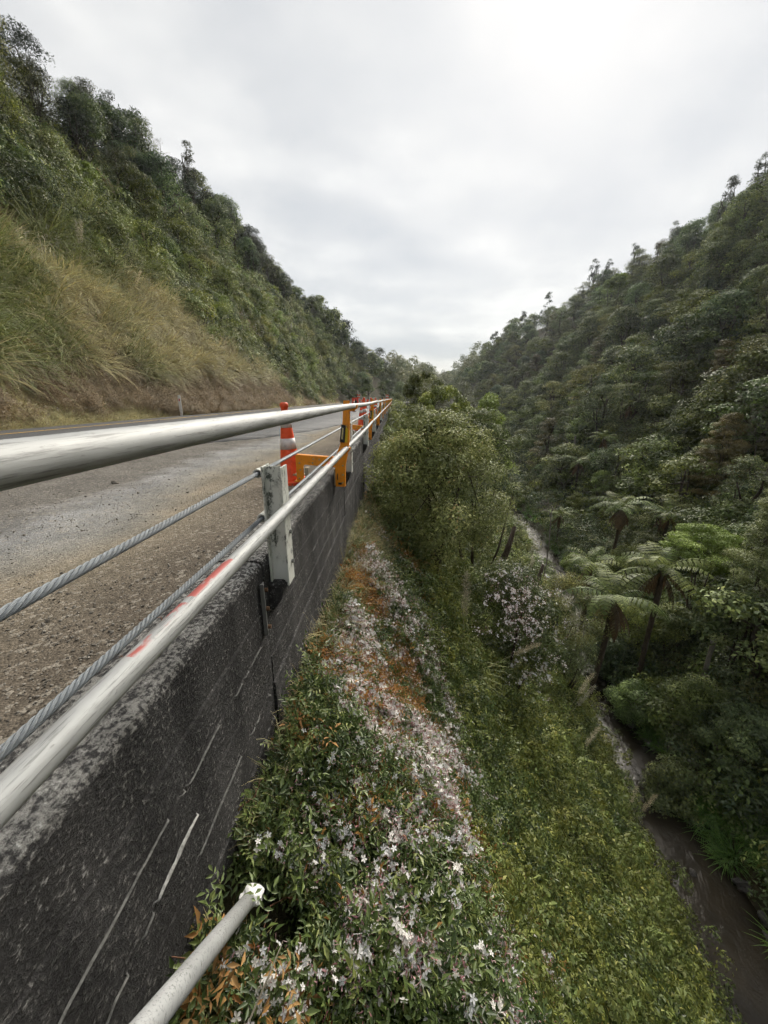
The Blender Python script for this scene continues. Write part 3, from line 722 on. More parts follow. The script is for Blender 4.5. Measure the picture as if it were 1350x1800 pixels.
for i, y in enumerate(BR_Y):
    y1 = y + 0.16
    rail(prev, y1 - 0.004, -0.500 if i == 0 else -0.488, -0.488, 0.412, 0.411, 0.0 if i == 0 else 0.014, M_TUBE_RED if i == 0 else M_TUBE,
         'lower galvanised tube rail with flaking red spray paint, nearest the camera' if i == 0 else f'lower galvanised tube rail {names[i]}')
    c = MB().tube([(0, -0.055, 0), (0, -0.052, 0), (0, 0.052, 0), (0, 0.055, 0)], [0.026, 0.0305, 0.0305, 0.026], 16).build('sleeve_coupler', M_TUBE, smooth=True, loc=(-0.488, y1, 0.411))
    tag(c, f'steel sleeve joining lower tubes just past the {"nearest" if i == 0 else ordn[i]} orange bracket', 'coupler', 'sleeve couplers on the lower rail')
    b = MB().tube([(0, 0, 0.029), (0, 0, 0.042)], 0.008, 6).build('bolt', M_BOLT, c)
    prev = y1 + 0.004

# ------------------------------------------------------------------ traffic cones
def cone(loc, h, label, tilt=(0, 0), rz=0.0):
    r = empty('traffic_cone', loc, rz); s = h / 0.9; r.rotation_euler = (R(tilt[0]), R(tilt[1]), rz)
    b = 0.19 * s
    MB().prism_y([(-b, 0), (b, 0), (b, 0.022 * s), (b - 0.03 * s, 0.045 * s), (-b + 0.03 * s, 0.045 * s), (-b, 0.022 * s)], -b, b).build('base', M_CONE, r, bevel=0.008 * s)
    rad = lambda z: (0.135 - (0.135 - 0.036) * (z / 0.86)) * s
    prof = [(rad(0.04) + 0.01 * s, 0.03 * s), (rad(0.06), 0.06 * s), (rad(0.74), 0.74 * s), (0.050 * s, 0.745 * s), (0.050 * s, 0.765 * s), (0.037 * s, 0.775 * s), (0.036 * s, 0.84 * s), (0.046 * s, 0.85 * s), (0.045 * s, 0.885 * s), (0.030 * s, 0.9 * s), (0.022 * s, 0.9 * s), (0.02 * s, 0.86 * s)]
    MB().lathe(prof, 28).build('body', M_CONE, r, smooth=True)
    for z0, z1 in ((0.395, 0.515), (0.63, 0.73)):
        MB().lathe([(rad(z0), z0 * s), (rad(z0) + 0.0025 * s, z0 * s), (rad(z1) + 0.0025 * s, z1 * s), (rad(z1), z1 * s)], 28).build('reflective_band', M_BAND, r, smooth=True)
    tag(r, label, 'traffic cone', 'traffic cones along the road edge'); return r
cone((-1.13, 4.15, 0.0), 0.86, 'tall orange red cone with two white bands beside the nearest bracket', (0, -2.0), 0.3)
cone((-0.98, 11.4, 0.0), 0.70, 'small cone seen just above the third white post', (0, 2), 0.8)
cone((-1.12, 14.6, 0.0), 0.92, 'cone standing behind the second orange bracket', (0, 0), 0.1)
cone((-1.12, 19.0, 0.0), 0.92, 'cone farther along, between the second and third brackets in view', (0, 0), 0.5)
cone((-1.15, 23.5, 0.0), 0.92, 'farthest cone of the row on the gravel shoulder', (0, 1), 0.2)

# road work sign and boards far up the road
M_SIGNRED = plain('faded orange red sign face', (0.70, 0.06, 0.03), 0.5, 0, 0.3, 8)
def sign_diamond(loc, s, label, rz):
    r = empty('roadwork_sign', loc, rz)
    w = 0.42 * s; zc = 0.75 * s
    MB().prism_y([(-w, zc - w), (w, zc - w), (w, zc + w * 1.25), (-w, zc + w * 1.25)], -0.008, 0.008).build('panel', M_SIGNRED, r, bevel=0.003)
    MB().prism_y([(-w * 0.55, zc - w * 0.3), (w * 0.3, zc - w * 0.45), (w * 0.6, zc + w * 0.1), (0, zc + w * 0.9), (-w * 0.2, zc + w * 0.2)], -0.012, -0.0085).build('symbol', M_BLACK, r)
    for a in (-1, 1):
        MB().tube([(a * w * 0.7, 0.01, zc + w), (a * w * 0.8, 0.30 * s, 0)], 0.016, 8).build('leg', M_STEEL_DULL, r)
        MB().tube([(a * w * 0.7, -0.01, zc - w), (a * w * 0.8, -0.25 * s, 0)], 0.016, 8).build('leg', M_STEEL_DULL, r)
    tag(r, label, 'road sign'); return r
sign_diamond((-3.6, 36.5, 0.03), 0.72, 'orange red roadwork sign on legs far up the road', 0.12)
def barrier(loc, label, rz):
    r = empty('barrier_board', loc, rz)
    for a in (-0.55, 0.55):
        MB().box(a - 0.02, a + 0.02, -0.02, 0.02, 0, 0.95).build('leg', M_WPLASTIC, r); MB().box(a - 0.03, a + 0.03, -0.25, 0.25, 0, 0.05).build('foot', M_RUBBER, r)
    for z in (0.55,):
        for k in range(6):
            m = M_CONE if k % 2 == 0 else M_BAND
            x0 = -0.66 + k * 0.22; MB().prism_y([(x0, z), (x0 + 0.217, z), (x0 + 0.287, z + 0.2), (x0 + 0.07, z + 0.2)], -0.032, -0.022).build('stripe', m, r)
    tag(r, label, 'barrier'); return r
barrier((-2.5, 38.0, 0.03), 'low red and white striped barrier board on the far road', 0.15)
for i, (x, y, lab) in enumerate([(-0.6, 76.0, 'small red and white hazard board where the rails end'), (-5.5, 70.0, 'small red and white hazard board across the road end')]):
    r = empty('hazard_board', (x - 0.8, y, 0.0)); 
    MB().box(-0.03, 0.03, 0.015, 0.05, 0, 1.55).build('post', M_WPLASTIC, r)
    for k in range(4): MB().prism_y([(-0.28, 0.78 + k * 0.2), (0.28, 0.68 + k * 0.2), (0.28, 0.87 + k * 0.2), (-0.28, 0.97 + k * 0.2)], -0.008, 0.012).build('stripe', M_CONE if k % 2 else M_BAND, r)
    tag(r, lab, 'hazard board')
# far cones as slim delineators on the road
def delineator(loc, label, h=0.75):
    r = empty('road_delineator', loc)
    MB().lathe([(0.12, 0), (0.12, 0.03), (0.05, 0.05)], 14).build('base', M_RUBBER, r)
    MB().lathe([(0.045, 0.05), (0.04, h)], 12).build('tube', M_CONE, r, smooth=True)
    for z in (0.42, 0.58): MB().lathe([(0.044, z), (0.046, z), (0.046, z + 0.09), (0.043, z + 0.09)], 12).build('band', M_BAND, r, smooth=True)
    tag(r, label, 'delineator', 'slim red delineators far up the road')
for k in range(6): delineator((-2.75 + 0.12 * k, 27 + 4.2 * k, 0.03), 'slim red delineator with white bands far along the road edge')

# edge marker posts beside the cutting
def marker(x, y, label, h=1.1):
    z = float(height(x, y)); r = empty('edge_marker_post', (x, y, z)); r.rotation_euler = (0, 0, 0)
    MB().prism_y([(-0.07, -0.2), (0.07, -0.2), (0.07, h - 0.02), (0.0, h + 0.03), (-0.07, h - 0.02)], -0.012, 0.012).build('board', M_WPLASTIC, r, bevel=0.004)
    MB().box(-0.03, 0.03, -0.016, -0.0125, h - 0.28, h - 0.16).build('reflector', M_RED, r)
    tag(r, label, 'marker post', 'white edge marker posts')
marker(-11.02, 20.2, 'white edge marker post at the foot of the grassy cutting')
marker(-11.5, 56, 'distant white edge marker post far up the cutting side')

# ------------------------------------------------------------------ loose pipe below the wall, with a wad of white cloth on its end
pa, pb = at(262, 1800, 0.66), at(441, 1578, 1.36)
pd = (pb - pa) / np.linalg.norm(pb - pa); p0 = pa - pd * 0.25
pipe = empty('loose_pipe', tuple(pb)); tag(pipe, 'grey galvanised pipe poking into the jasmine below the wall', 'pipe')
MB().tube([tuple(p0 - pb), tuple((p0 - pb) * 0.5), (0, 0, 0)], 0.0243, 20).build('tube', M_OLDPIPE, pipe, smooth=True)
MB().tube([tuple(pd * -0.34 + np.array([0.012, -0.01, 0.0225])), tuple(pd * -0.315 + np.array([0.015, -0.012, 0.0215])), tuple(pd * -0.27 + np.array([0.004, -0.008, 0.0265]))], [0.003, 0.0035, 0.001], 5).build('rust_drip', M_RUST, pipe)
def unit0(v): return v / np.linalg.norm(v)
def lump(seed, n=12, sx=1, sy=1, sz=1, rough=0.35, f=1.7):
    import bmesh
    bm = bmesh.new(); bmesh.ops.create_icosphere(bm, subdivisions=3, radius=1.0)
    for v in bm.verts:
        c = v.co; k = 1 + rough * (float(fbm(c.x * f + seed, c.y * f + c.z * 1.3 * f, seed, 4)) - 0.5) * 2
        v.co = Vector((c.x * k * sx, c.y * k * sy, c.z * k * sz))
    me = bpy.data.meshes.new('lump'); bm.to_mesh(me); bm.free(); return me
me = lump(5, sx=0.042, sy=0.034, sz=0.024, rough=0.4, f=1.9); me.materials.append(M_WPLASTIC)
w = link('cloth_wad', me, loc=tuple(pb + pd * 0.012 + unit0(np.array([0, 0, CZ]) - pb) * 0.045), rot=(0.4, 0.5, 0.8)); tag(w, 'crumpled white cloth stuffed on the end of the loose pipe', 'cloth')

# litter on the verge across the road
def litter(px, py, s, label):
    p, d = hit(px, py)
    me = lump(int(px), sx=0.20 * s, sy=0.13 * s, sz=0.09 * s, rough=0.9, f=2.2); me.materials.append(M_WPLASTIC)
    o = link('plastic_litter', me, loc=(p[0], p[1], p[2] + 0.05 * s), rot=(0.3, 0.2, 0.5)); tag(o, label, 'litter')
litter(96, 723, 1.0, 'crumpled white plastic litter on the dry verge across the road')
litter(60, 490, 1.6, 'pale sheet of litter caught in the grass high on the cutting')
# ------------------------------------------------------------------ vegetation: prototypes
PROT = bpy.data.collections.new('plant_sources')                 # never linked to the scene: only shared mesh data
def unit(a): return a / np.maximum(np.linalg.norm(a, axis=-1, keepdims=True), 1e-9)
def leaf_quads(P, D, Nn, L, Wd, fold=0.12, wide=0.45):
    D = unit(D); S = unit(np.cross(D, Nn)); N2 = np.cross(S, D)
    L = np.broadcast_to(L, (len(P),))[:, None]; Wd = np.broadcast_to(Wd, (len(P),))[:, None]
    m = P + D * L * wide + N2 * L * fold
    V = np.stack([P, m + S * Wd / 2, P + D * L - N2 * L * fold * 0.5, m - S * Wd / 2], 1).reshape(-1, 3)
    F = np.arange(len(V)).reshape(-1, 4); return V, F
def rsph(rg, n): return unit(rg.normal(size=(n, 3)))
def crown_cloud(rg, centers, radii, nl, L, W, flat=0.75, droop=0.0, spread=0.6, vspan=(0.2, 0.8), shell=0.55, align=0.5):
    Vs, Fs, vs, o = [], [], [], 0
    for c, r in zip(centers, radii):
        n = max(6, int(nl * (r / np.mean(radii)) ** 2)); q = rsph(rg, n)
        q[:, 2] = np.where((q[:, 2] < -0.2) & (rg.random(n) < 0.6), -q[:, 2], q[:, 2])
        P = c + q * np.array([r, r, r * flat]) * (shell + (1 - shell) * rg.random((n, 1)))
        Nn = unit(q * 0.9 + rsph(rg, n) * 0.42 + np.array([0, 0, 0.35]))
        D = q * align * 0.5 + rsph(rg, n) * spread + np.array([0, 0, -droop]); D = unit(D - Nn * (D * Nn).sum(1, keepdims=True) * 0.75)
        l = L * rg.uniform(0.65, 1.3, n); V, F = leaf_quads(P, D, Nn, l, l * W)
        cv = rg.uniform(*vspan); v = np.clip(cv + rg.normal(size=n) * 0.13, 0, 1)
        Vs.append(V); Fs.append(F + o); vs.append(np.repeat(v, 4)); o += len(V)
    return np.concatenate(Vs), np.concatenate(Fs), np.concatenate(vs)
def crown_centers(rg, n, R_, z0, z1, prof, outer=0.45):
    t = rg.random(n) ** 0.9; a = rg.random(n) * 2 * np.pi
    rr = np.array([prof(x) for x in t]) * R_ * rg.random(n) ** outer
    return np.stack([rr * np.cos(a), rr * np.sin(a), z0 + (z1 - z0) * t], -1)
ROUND = lambda t: math.sqrt(max(0.05, 1 - (2 * t - 0.85) ** 2 * 0.78))
CONE = lambda t: 1.02 - 0.88 * t
COLUMN = lambda t: 0.45 + 0.55 * math.sin(math.pi * min(1, t * 0.9 + 0.12))
def bark_mat(name, a, b):
    n = NT(name); f = n.noise(14, 6, 0.7, n.coord('Object', (1, 1, 0.3))); n.bump(f, 0.8, 0.03)
    return n.done(n.ramp(f, [(0.3, a), (0.7, b)]), 0.9, 0, 0.2)
M_BARK = bark_mat('grey brown bark', (0.030, 0.023, 0.017), (0.105, 0.088, 0.068))
M_BARK_PALE = bark_mat('pale bare twig', (0.13, 0.115, 0.10), (0.30, 0.27, 0.235))
def trunk_mesh(rg, H, r0, targets, lean=0.25, limbs=9, name='trunk', mat=None, zb=-0.6):
    mb = MB(); dx, dy = rg.uniform(-lean, lean, 2)
    P = [(dx * s * H * 0.4 + rg.normal() * 0.02 * H * (s > 0), dy * s * H * 0.4 + rg.normal() * 0.02 * H * (s > 0), zb + (H - zb) * s) for s in np.linspace(0, 0.9, 7)]
    mb.tube(P, [r0 * (1 - 0.8 * s) for s in np.linspace(0, 1, 7)], 7)
    for c in targets[:limbs]:
        k = rg.integers(2, 6); a = np.array(P[k]); 
        m = a * 0.5 + c * 0.5 + rg.normal(size=3) * 0.05 * H; mb.tube([tuple(a), tuple(m), tuple(c)], [r0 * 0.42, r0 * 0.25, r0 * 0.08], 5)
    return mb.mesh(name, mat or M_BARK, smooth=True)
# palettes (leaf colours, dark old growth to pale new growth)
G_DARK = leaf_mat('dark evergreen leaves', [(0.0, (0.0212, 0.0299, 0.0135)), (0.5, (0.0595, 0.0783, 0.0303)), (0.85, (0.1272, 0.1491, 0.0506)), (1.0, (0.2334, 0.2423, 0.0843))], vary=0.75)
G_MID = leaf_mat('mid green leaves', [(0.0, (0.0297, 0.0398, 0.0132)), (0.5, (0.0854, 0.1052, 0.0294)), (0.85, (0.1764, 0.1993, 0.0529)), (1.0, (0.2973, 0.3029, 0.0882))], vary=0.75)
G_OLIVE = leaf_mat('olive brown leaves', [(0.0, (0.0278, 0.0311, 0.0129)), (0.45, (0.0780, 0.0872, 0.0316)), (0.8, (0.1599, 0.1635, 0.0604)), (1.0, (0.2643, 0.2492, 0.1006))], vary=0.75)
G_BRONZE = leaf_mat('bronze conifer foliage', [(0.0, (0.0251, 0.0216, 0.0096)), (0.5, (0.0752, 0.0684, 0.0300)), (0.85, (0.1482, 0.1224, 0.0540)), (1.0, (0.2166, 0.1680, 0.0720))], vary=0.75)
G_LIME = leaf_mat('fresh lime leaves', [(0.0, (0.0442, 0.0600, 0.0120)), (0.5, (0.1386, 0.1800, 0.0360)), (0.85, (0.2520, 0.3000, 0.0720)), (1.0, (0.3780, 0.4080, 0.1200))])
G_BLACK = leaf_mat('blackish scrub foliage', [(0.0, (0.0126, 0.0157, 0.0100)), (0.5, (0.0315, 0.0372, 0.0215)), (0.85, (0.0661, 0.0744, 0.0372)), (1.0, (0.1180, 0.1216, 0.0601))], vary=0.75)
G_BUSH = leaf_mat('yellowish shrub leaves', [(0.0, (0.0349, 0.0400, 0.0140)), (0.4, (0.0930, 0.1050, 0.0364)), (0.75, (0.1919, 0.2000, 0.0728)), (0.92, (0.2906, 0.2812, 0.1191)), (1.0, (0.2790, 0.1875, 0.0840))], vary=0.5)
G_PALE = leaf_mat('grey green willow leaves', [(0.0, (0.0660, 0.0720, 0.0360)), (0.5, (0.1500, 0.1560, 0.0840)), (1.0, (0.2640, 0.2580, 0.1560))])
G_FERN = leaf_mat('tree fern fronds', [(0.0, (0.0290, 0.0385, 0.0106)), (0.5, (0.0872, 0.1058, 0.0276)), (1.0, (0.1815, 0.1984, 0.0552))], trans=0.3, vary=0.5)
G_DEADFERN = leaf_mat('dead brown fronds', [(0.0, (0.035, 0.020, 0.010)), (1.0, (0.12, 0.075, 0.04))], trans=0.1)
G_JAS = leaf_mat('jasmine leaves', [(0.0, (0.0154, 0.0236, 0.0077)), (0.45, (0.0461, 0.0643, 0.0165)), (0.8, (0.1025, 0.1232, 0.0309)), (1.0, (0.2050, 0.1981, 0.0551))], rough=0.42, spec=0.45, vary=0.5)
G_WEED = leaf_mat('bank weeds', [(0.0, (0.0232, 0.0300, 0.0085)), (0.45, (0.0695, 0.0824, 0.0201)), (0.8, (0.1388, 0.1498, 0.0381)), (1.0, (0.2444, 0.2185, 0.0742))], vary=0.6)
G_DEAD = leaf_mat('withered orange leaves', [(0.0, (0.060, 0.026, 0.009)), (0.5, (0.19, 0.085, 0.024)), (1.0, (0.34, 0.20, 0.075))], trans=0.3)
G_STRAW = leaf_mat('straw coloured grass', [(0.0, (0.0993, 0.0814, 0.0403)), (0.4, (0.2247, 0.1925, 0.0993)), (0.75, (0.3762, 0.3300, 0.1771)), (1.0, (0.4807, 0.4400, 0.2684))], trans=0.25, vary=0.4)
G_GRASS = leaf_mat('green toetoe grass', [(0.0, (0.0460, 0.0575, 0.0172)), (0.5, (0.1380, 0.1518, 0.0483)), (0.85, (0.2587, 0.2472, 0.0978)), (1.0, (0.3910, 0.3450, 0.1610))], trans=0.25, vary=0.4)
G_LUSH = leaf_mat('lush stream side grass', [(0.0, (0.020, 0.040, 0.008)), (0.5, (0.055, 0.105, 0.018)), (1.0, (0.12, 0.20, 0.04))], trans=0.3, vary=0.4)
G_PLUME = leaf_mat('cream plumes', [(0.0, (0.30, 0.25, 0.16)), (0.6, (0.52, 0.45, 0.32)), (1.0, (0.68, 0.62, 0.48))], trans=0.4, gain=1.1)
G_FLOWER = leaf_mat('jasmine petals and buds', [(0.0, (0.82, 0.81, 0.79)), (0.45, (0.80, 0.75, 0.74)), (0.6, (0.66, 0.44, 0.45)), (0.8, (0.46, 0.20, 0.24)), (1.0, (0.26, 0.08, 0.11))], trans=0.3, vary=0.15, gain=1.0)

def tree_proto(seed, kind):
    rg = np.random.default_rng(seed)
    if kind == 'broad':   H, R_, z0, pr, nc, cr, nl, L, W, fl, dr, mat = 6.4, 2.3, 1.9, ROUND, 30, (0.6, 1.05), 150, 0.19, 0.5, 0.75, 0.05, G_DARK
    elif kind == 'mid':   H, R_, z0, pr, nc, cr, nl, L, W, fl, dr, mat = 5.6, 2.2, 1.4, ROUND, 28, (0.6, 1.0), 150, 0.18, 0.5, 0.6, 0.0, G_MID
    elif kind == 'olive': H, R_, z0, pr, nc, cr, nl, L, W, fl, dr, mat = 6.6, 2.2, 1.6, ROUND, 40, (0.5, 0.85), 115, 0.16, 0.34, 0.7, -0.15, G_OLIVE
    elif kind == 'bronze':H, R_, z0, pr, nc, cr, nl, L, W, fl, dr, mat = 8.0, 2.5, 0.8, CONE, 60, (0.35, 0.7), 90, 0.24, 0.22, 0.45, 0.35, G_BRONZE
    elif kind == 'lime':  H, R_, z0, pr, nc, cr, nl, L, W, fl, dr, mat = 5.2, 2.1, 2.0, ROUND, 34, (0.45, 0.8), 105, 0.17, 0.5, 0.45, 0.0, G_LIME
    elif kind == 'black': H, R_, z0, pr, nc, cr, nl, L, W, fl, dr, mat = 6.2, 2.0, 2.3, ROUND, 30, (0.45, 0.85), 105, 0.18, 0.3, 0.7, -0.2, G_BLACK
    elif kind == 'tall':  H, R_, z0, pr, nc, cr, nl, L, W, fl, dr, mat = 8.5, 1.15, 2.6, COLUMN, 26, (0.3, 0.55), 80, 0.17, 0.4, 0.8, 0.1, G_BLACK
    elif kind == 'pale':  H, R_, z0, pr, nc, cr, nl, L, W, fl, dr, mat = 9.0, 3.2, 2.0, ROUND, 40, (0.7, 1.2), 80, 0.28, 0.35, 0.8, 0.1, G_PALE
    elif kind == 'shrub': H, R_, z0, pr, nc, cr, nl, L, W, fl, dr, mat = 3.0, 1.5, 0.4, ROUND, 22, (0.35, 0.7), 105, 0.135, 0.45, 0.8, 0.0, G_MID
    elif kind == 'lshrub':H, R_, z0, pr, nc, cr, nl, L, W, fl, dr, mat = 2.8, 1.5, 0.4, ROUND, 22, (0.35, 0.7), 105, 0.135, 0.45, 0.8, 0.0, G_BUSH
    C = crown_centers(rg, nc, R_ * 0.78, z0, H - 0.5, pr)
    V, F, v = crown_cloud(rg, C, rg.uniform(*cr, nc), nl, L, W, fl, dr)
    tm = trunk_mesh(rg, H * 0.9, 0.026 * H, C, limbs=10)
    return tm, np_mesh('crown', V, F, mat, v)
KINDS_T = ['broad', 'mid', 'olive', 'bronze', 'lime', 'black', 'tall', 'pale', 'shrub', 'lshrub']
TP = {k: [tree_proto(100 + 7 * i + j, k) for j in range(3)] for i, k in enumerate(KINDS_T)}
def put_tree(name, kind, var, loc, s, rz, label, cat='tree', group=None, sz=1.0):
    tm, cm = TP[kind][var % 3]
    e = empty(name, loc, rz); e.scale = (s, s, s * sz)
    link('trunk', tm, e); link('crown', cm, e); tag(e, label, cat, group); return e

# instanced ground cover: one object per kind of stuff
def proto(name, me):
    o = bpy.data.objects.new(name, me); PROT.objects.link(o); return o
def scatter(name, protos, P, rot, scl, idx, label=None):
    col = bpy.data.collections.new(name + '_source')
    for p in protos: col.objects.link(p)
    me = bpy.data.meshes.new(name); me.vertices.add(len(P)); me.vertices.foreach_set('co', np.asarray(P, np.float32).ravel())
    a = me.attributes.new('rot', 'FLOAT_VECTOR', 'POINT'); a.data.foreach_set('vector', np.asarray(rot, np.float32).ravel())
    a = me.attributes.new('scl', 'FLOAT', 'POINT'); a.data.foreach_set('value', np.asarray(scl, np.float32))
    a = me.attributes.new('pick', 'INT', 'POINT'); a.data.foreach_set('value', np.asarray(idx, np.int32))
    o = link(name, me)
    g = bpy.data.node_groups.new(name + '_scatter', 'GeometryNodeTree')
    g.interface.new_socket('Geometry', in_out='INPUT', socket_type='NodeSocketGeometry'); g.interface.new_socket('Geometry', in_out='OUTPUT', socket_type='NodeSocketGeometry')
    N, L = g.nodes, g.links
    gi, go = N.new('NodeGroupInput'), N.new('NodeGroupOutput')
    ci = N.new('GeometryNodeCollectionInfo'); ci.inputs[0].default_value = col; ci.inputs['Separate Children'].default_value = True; ci.inputs['Reset Children'].default_value = True
    ip = N.new('GeometryNodeInstanceOnPoints'); ip.inputs['Pick Instance'].default_value = True
    def na(t, nm):
        n = N.new('GeometryNodeInputNamedAttribute'); n.data_type = t; n.inputs[0].default_value = nm; return n.outputs[0]
    e2r = N.new('FunctionNodeEulerToRotation'); L.new(na('FLOAT_VECTOR', 'rot'), e2r.inputs[0])
    L.new(gi.outputs[0], ip.inputs['Points']); L.new(ci.outputs[0], ip.inputs['Instance']); L.new(na('INT', 'pick'), ip.inputs['Instance Index'])
    L.new(e2r.outputs[0], ip.inputs['Rotation']); L.new(na('FLOAT', 'scl'), ip.inputs['Scale']); L.new(ip.outputs[0], go.inputs[0])
    m = o.modifiers.new('scatter', 'NODES'); m.node_group = g
    tag(o, label, None, None, 'stuff'); return o
def rot_to(nrm, spin, tilt=None):
    """euler angles that turn +z to nrm after a spin about z (XYZ order)"""
    out = np.zeros((len(nrm), 3))
    out[:, 0] = 0; n = unit(nrm)
    # R = Ry(b) Rx(a) applied to z: choose euler XYZ -> Rz Ry Rx ; put the spin through a random Rz and solve the tilt in the spun frame
    c, s = np.cos(spin), np.sin(spin)
    lx = c * n[:, 0] + s * n[:, 1]; ly = -s * n[:, 0] + c * n[:, 1]; lz = n[:, 2]
    out[:, 0] = -np.arcsin(np.clip(ly, -1, 1)); out[:, 1] = np.arctan2(lx, lz); out[:, 2] = spin
    return out

def bush_proto(seed, mat, n=10, r=0.55, nl=48, L=0.15, W=0.45, flat=0.8, name='clump', droop=0.0):
    rg = np.random.default_rng(seed)
    C = rg.normal(size=(n, 3)) * np.array([0.42, 0.42, 0.22]) + np.array([0, 0, 0.35])
    V, F, v = crown_cloud(rg, C, rg.uniform(r * 0.5, r, n), nl, L, W, flat, droop); return proto(name, np_mesh(name, V, F, mat, v))
def blades(rg, n, L, W, spread, mat, name='tuft', base=0.08, seg=4, curl=1.0, vs=(0.1, 0.95)):
    """arching strips of grass"""
    a = rg.random(n) * 2 * np.pi; out = np.stack([np.cos(a), np.sin(a), np.zeros(n)], -1)
    side = np.stack([-np.sin(a), np.cos(a), np.zeros(n)], -1)
    P = out * base * rg.random((n, 1)); l = L * rg.uniform(0.5, 1.15, n); th = np.pi / 2 - spread * rg.random(n) ** 0.8; k = curl * rg.uniform(0.4, 1.3, n)
    rows = []; w = W * rg.uniform(0.6, 1.2, n)
    for s in range(seg + 1):
        ww = w * (1 - (s / seg) ** 1.6) * 0.5 + 0.0006
        rows.append(np.stack([P - side * ww[:, None], P + side * ww[:, None]], 1))
        st = (l / seg)[:, None]; P = P + (out * np.cos(th)[:, None] + np.array([0, 0, 1.0]) * np.sin(th)[:, None]) * st; th = th - k * 1.6 / seg
    A = np.stack(rows, 1); V = A.reshape(-1, 3); m = (seg + 1) * 2
    b = (np.arange(n) * m)[:, None, None] + (np.arange(seg) * 2)[None, :, None] + np.array([0, 1, 3, 2])[None, None]
    v = np.repeat(np.clip(rg.uniform(*vs) * 0.3 + rg.uniform(*vs, n) * 0.7, 0, 1), m)
    return np_mesh(name, V, b.reshape(-1, 4), mat, v)
def plume_mesh(rg, L=0.80, n=340):
    t = rg.random(n); a = rg.random(n) * 2 * np.pi; rad = 0.03 + 0.05 * np.sin(np.pi * np.clip(t, 0.04, 1)) 
    ax = np.stack([0.10 * t ** 2, np.zeros(n), t * L], -1)
    D = unit(np.stack([np.cos(a) * 0.6 + 0.25, np.sin(a) * 0.6, 0.7 - 0.9 * t * rg.random(n)], -1))
    V, F = leaf_quads(ax, D, rsph(rg, n), 0.11 * rg.uniform(0.6, 1.4, n) * (1.15 - 0.5 * t) + rad * 0.4, 0.007)
    return np_mesh('plume', V, F, G_PLUME, np.repeat(rg.random(n), 4))
def frond_mesh(rg, L=2.3, wmax=0.42, el0=0.75, bend=1.45, n=24, mat=None, width=0.85, sweep=0.35, hang=0.3):
    S = 40; th = el0; P = [np.zeros(3)]; T = []
    for i in range(S):
        T.append(np.array([0, math.cos(th), math.sin(th)])); P.append(P[-1] + T[-1] * L / S); th -= bend / S * (0.4 + 1.2 * i / S)
    T.append(T[-1]); P = np.array(P); T = np.array(T)
    V1, F1 = np_tube(P, 0.012, 4); parts = [(V1, F1)]; vv = [np.full(len(V1), 0.25)]
    fr = np.linspace(0.10, 0.99, n); sp = L * (fr[1] - fr[0])
    for f in fr:
        i = int(f * S); c = P[i]; t = T[i]; upv = np.array([0, -t[2], t[1]])
        ln = wmax * min(1.0, 0.25 + 2.6 * (f - 0.06)) * max(0.10, 1 - max(0, f - 0.45) ** 1.4 * 2.2)
        for s in (-1, 1):
            d = unit(np.array([s, 0, 0]) + t * sweep - upv * hang * 0.4 - np.array([0, 0, hang * 0.5])); m = 5; rows = []
            ex = unit(np.cross(d, upv)) ; p = c.copy(); dd = d.copy()
            for k in range(m + 1):
                w = sp * width * 0.5 * (1 - (k / m) ** 2 * 0.95); w *= (1.12 if k % 2 else 0.86)
                rows += [p - ex * w, p + ex * w]; p = p + dd * ln / m; dd = unit(dd - np.array([0, 0, hang * 0.22]))
            V = np.array(rows); F = np.array([[2 * k, 2 * k + 1, 2 * k + 3, 2 * k + 2] for k in range(m)]); parts.append((V, F)); vv.append(np.full(len(V), np.clip(0.5 + rg.normal() * 0.18, 0, 1)))
    V, F = join(parts); return np_mesh('frond', V, F, mat or G_FERN, np.concatenate(vv))
rgp = np.random.default_rng(77)
FROND = [frond_mesh(rgp, 2.4, 0.50, 0.62 + 0.12 * k, 1.5 + 0.2 * k, n=26, width=0.62) for k in range(4)]
FROND_HANG = [frond_mesh(rgp, 1.9, 0.36, -0.75 - 0.15 * k, 0.8, mat=G_DEADFERN, hang=0.9) for k in range(2)]
PALM = [frond_mesh(rgp, 2.3, 0.55, 1.15 + 0.06 * k, 0.9, n=30, mat=G_DARK, width=0.55, sweep=0.9, hang=0.35) for k in range(2)]
M_FERNTRUNK = bark_mat('fibrous fern trunk', (0.025, 0.019, 0.013), (0.095, 0.07, 0.048))
def tree_fern(px, py, depth, s, label, nf=15, dead=5, lean=0.0, seed=0):
    c = at(px, py, depth); g = float(height(c[0], c[1])); h = c[2] - g; rg = np.random.default_rng(900 + seed)
    e = empty('tree_fern', (c[0], c[1], g)); tag(e, label, 'tree fern', 'tree ferns by the stream')
    mb = MB(); pts = [(lean * (1 - k / 6) ** 2 * h * -0.25, 0.04 * math.sin(k), -0.5 + (h + 0.5) * k / 6) for k in range(7)]
    mb.tube(pts, [0.17 * s, 0.12 * s, 0.10 * s, 0.10 * s, 0.11 * s, 0.12 * s, 0.08 * s], 9); mb.build('trunk', M_FERNTRUNK, e, smooth=True)
    nf = int(nf * 1.25)
    for k in range(nf):
        a = 2 * math.pi * (k + rg.uniform(-0.3, 0.3)) / nf
        link('frond', FROND[k % 4], e, loc=(0, 0, h), rot=(rg.uniform(-0.55, 0.25), rg.uniform(-0.25, 0.25), a), scale=s * rg.uniform(0.7, 1.12))
    for k in range(dead * 2):
        link('dead_frond', FROND_HANG[k % 2], e, loc=(0, 0, h - 0.05), rot=(rg.uniform(-0.2, 0.2), 0, rg.uniform(0, 6.28)), scale=s * rg.uniform(0.7, 1.0))
    return e
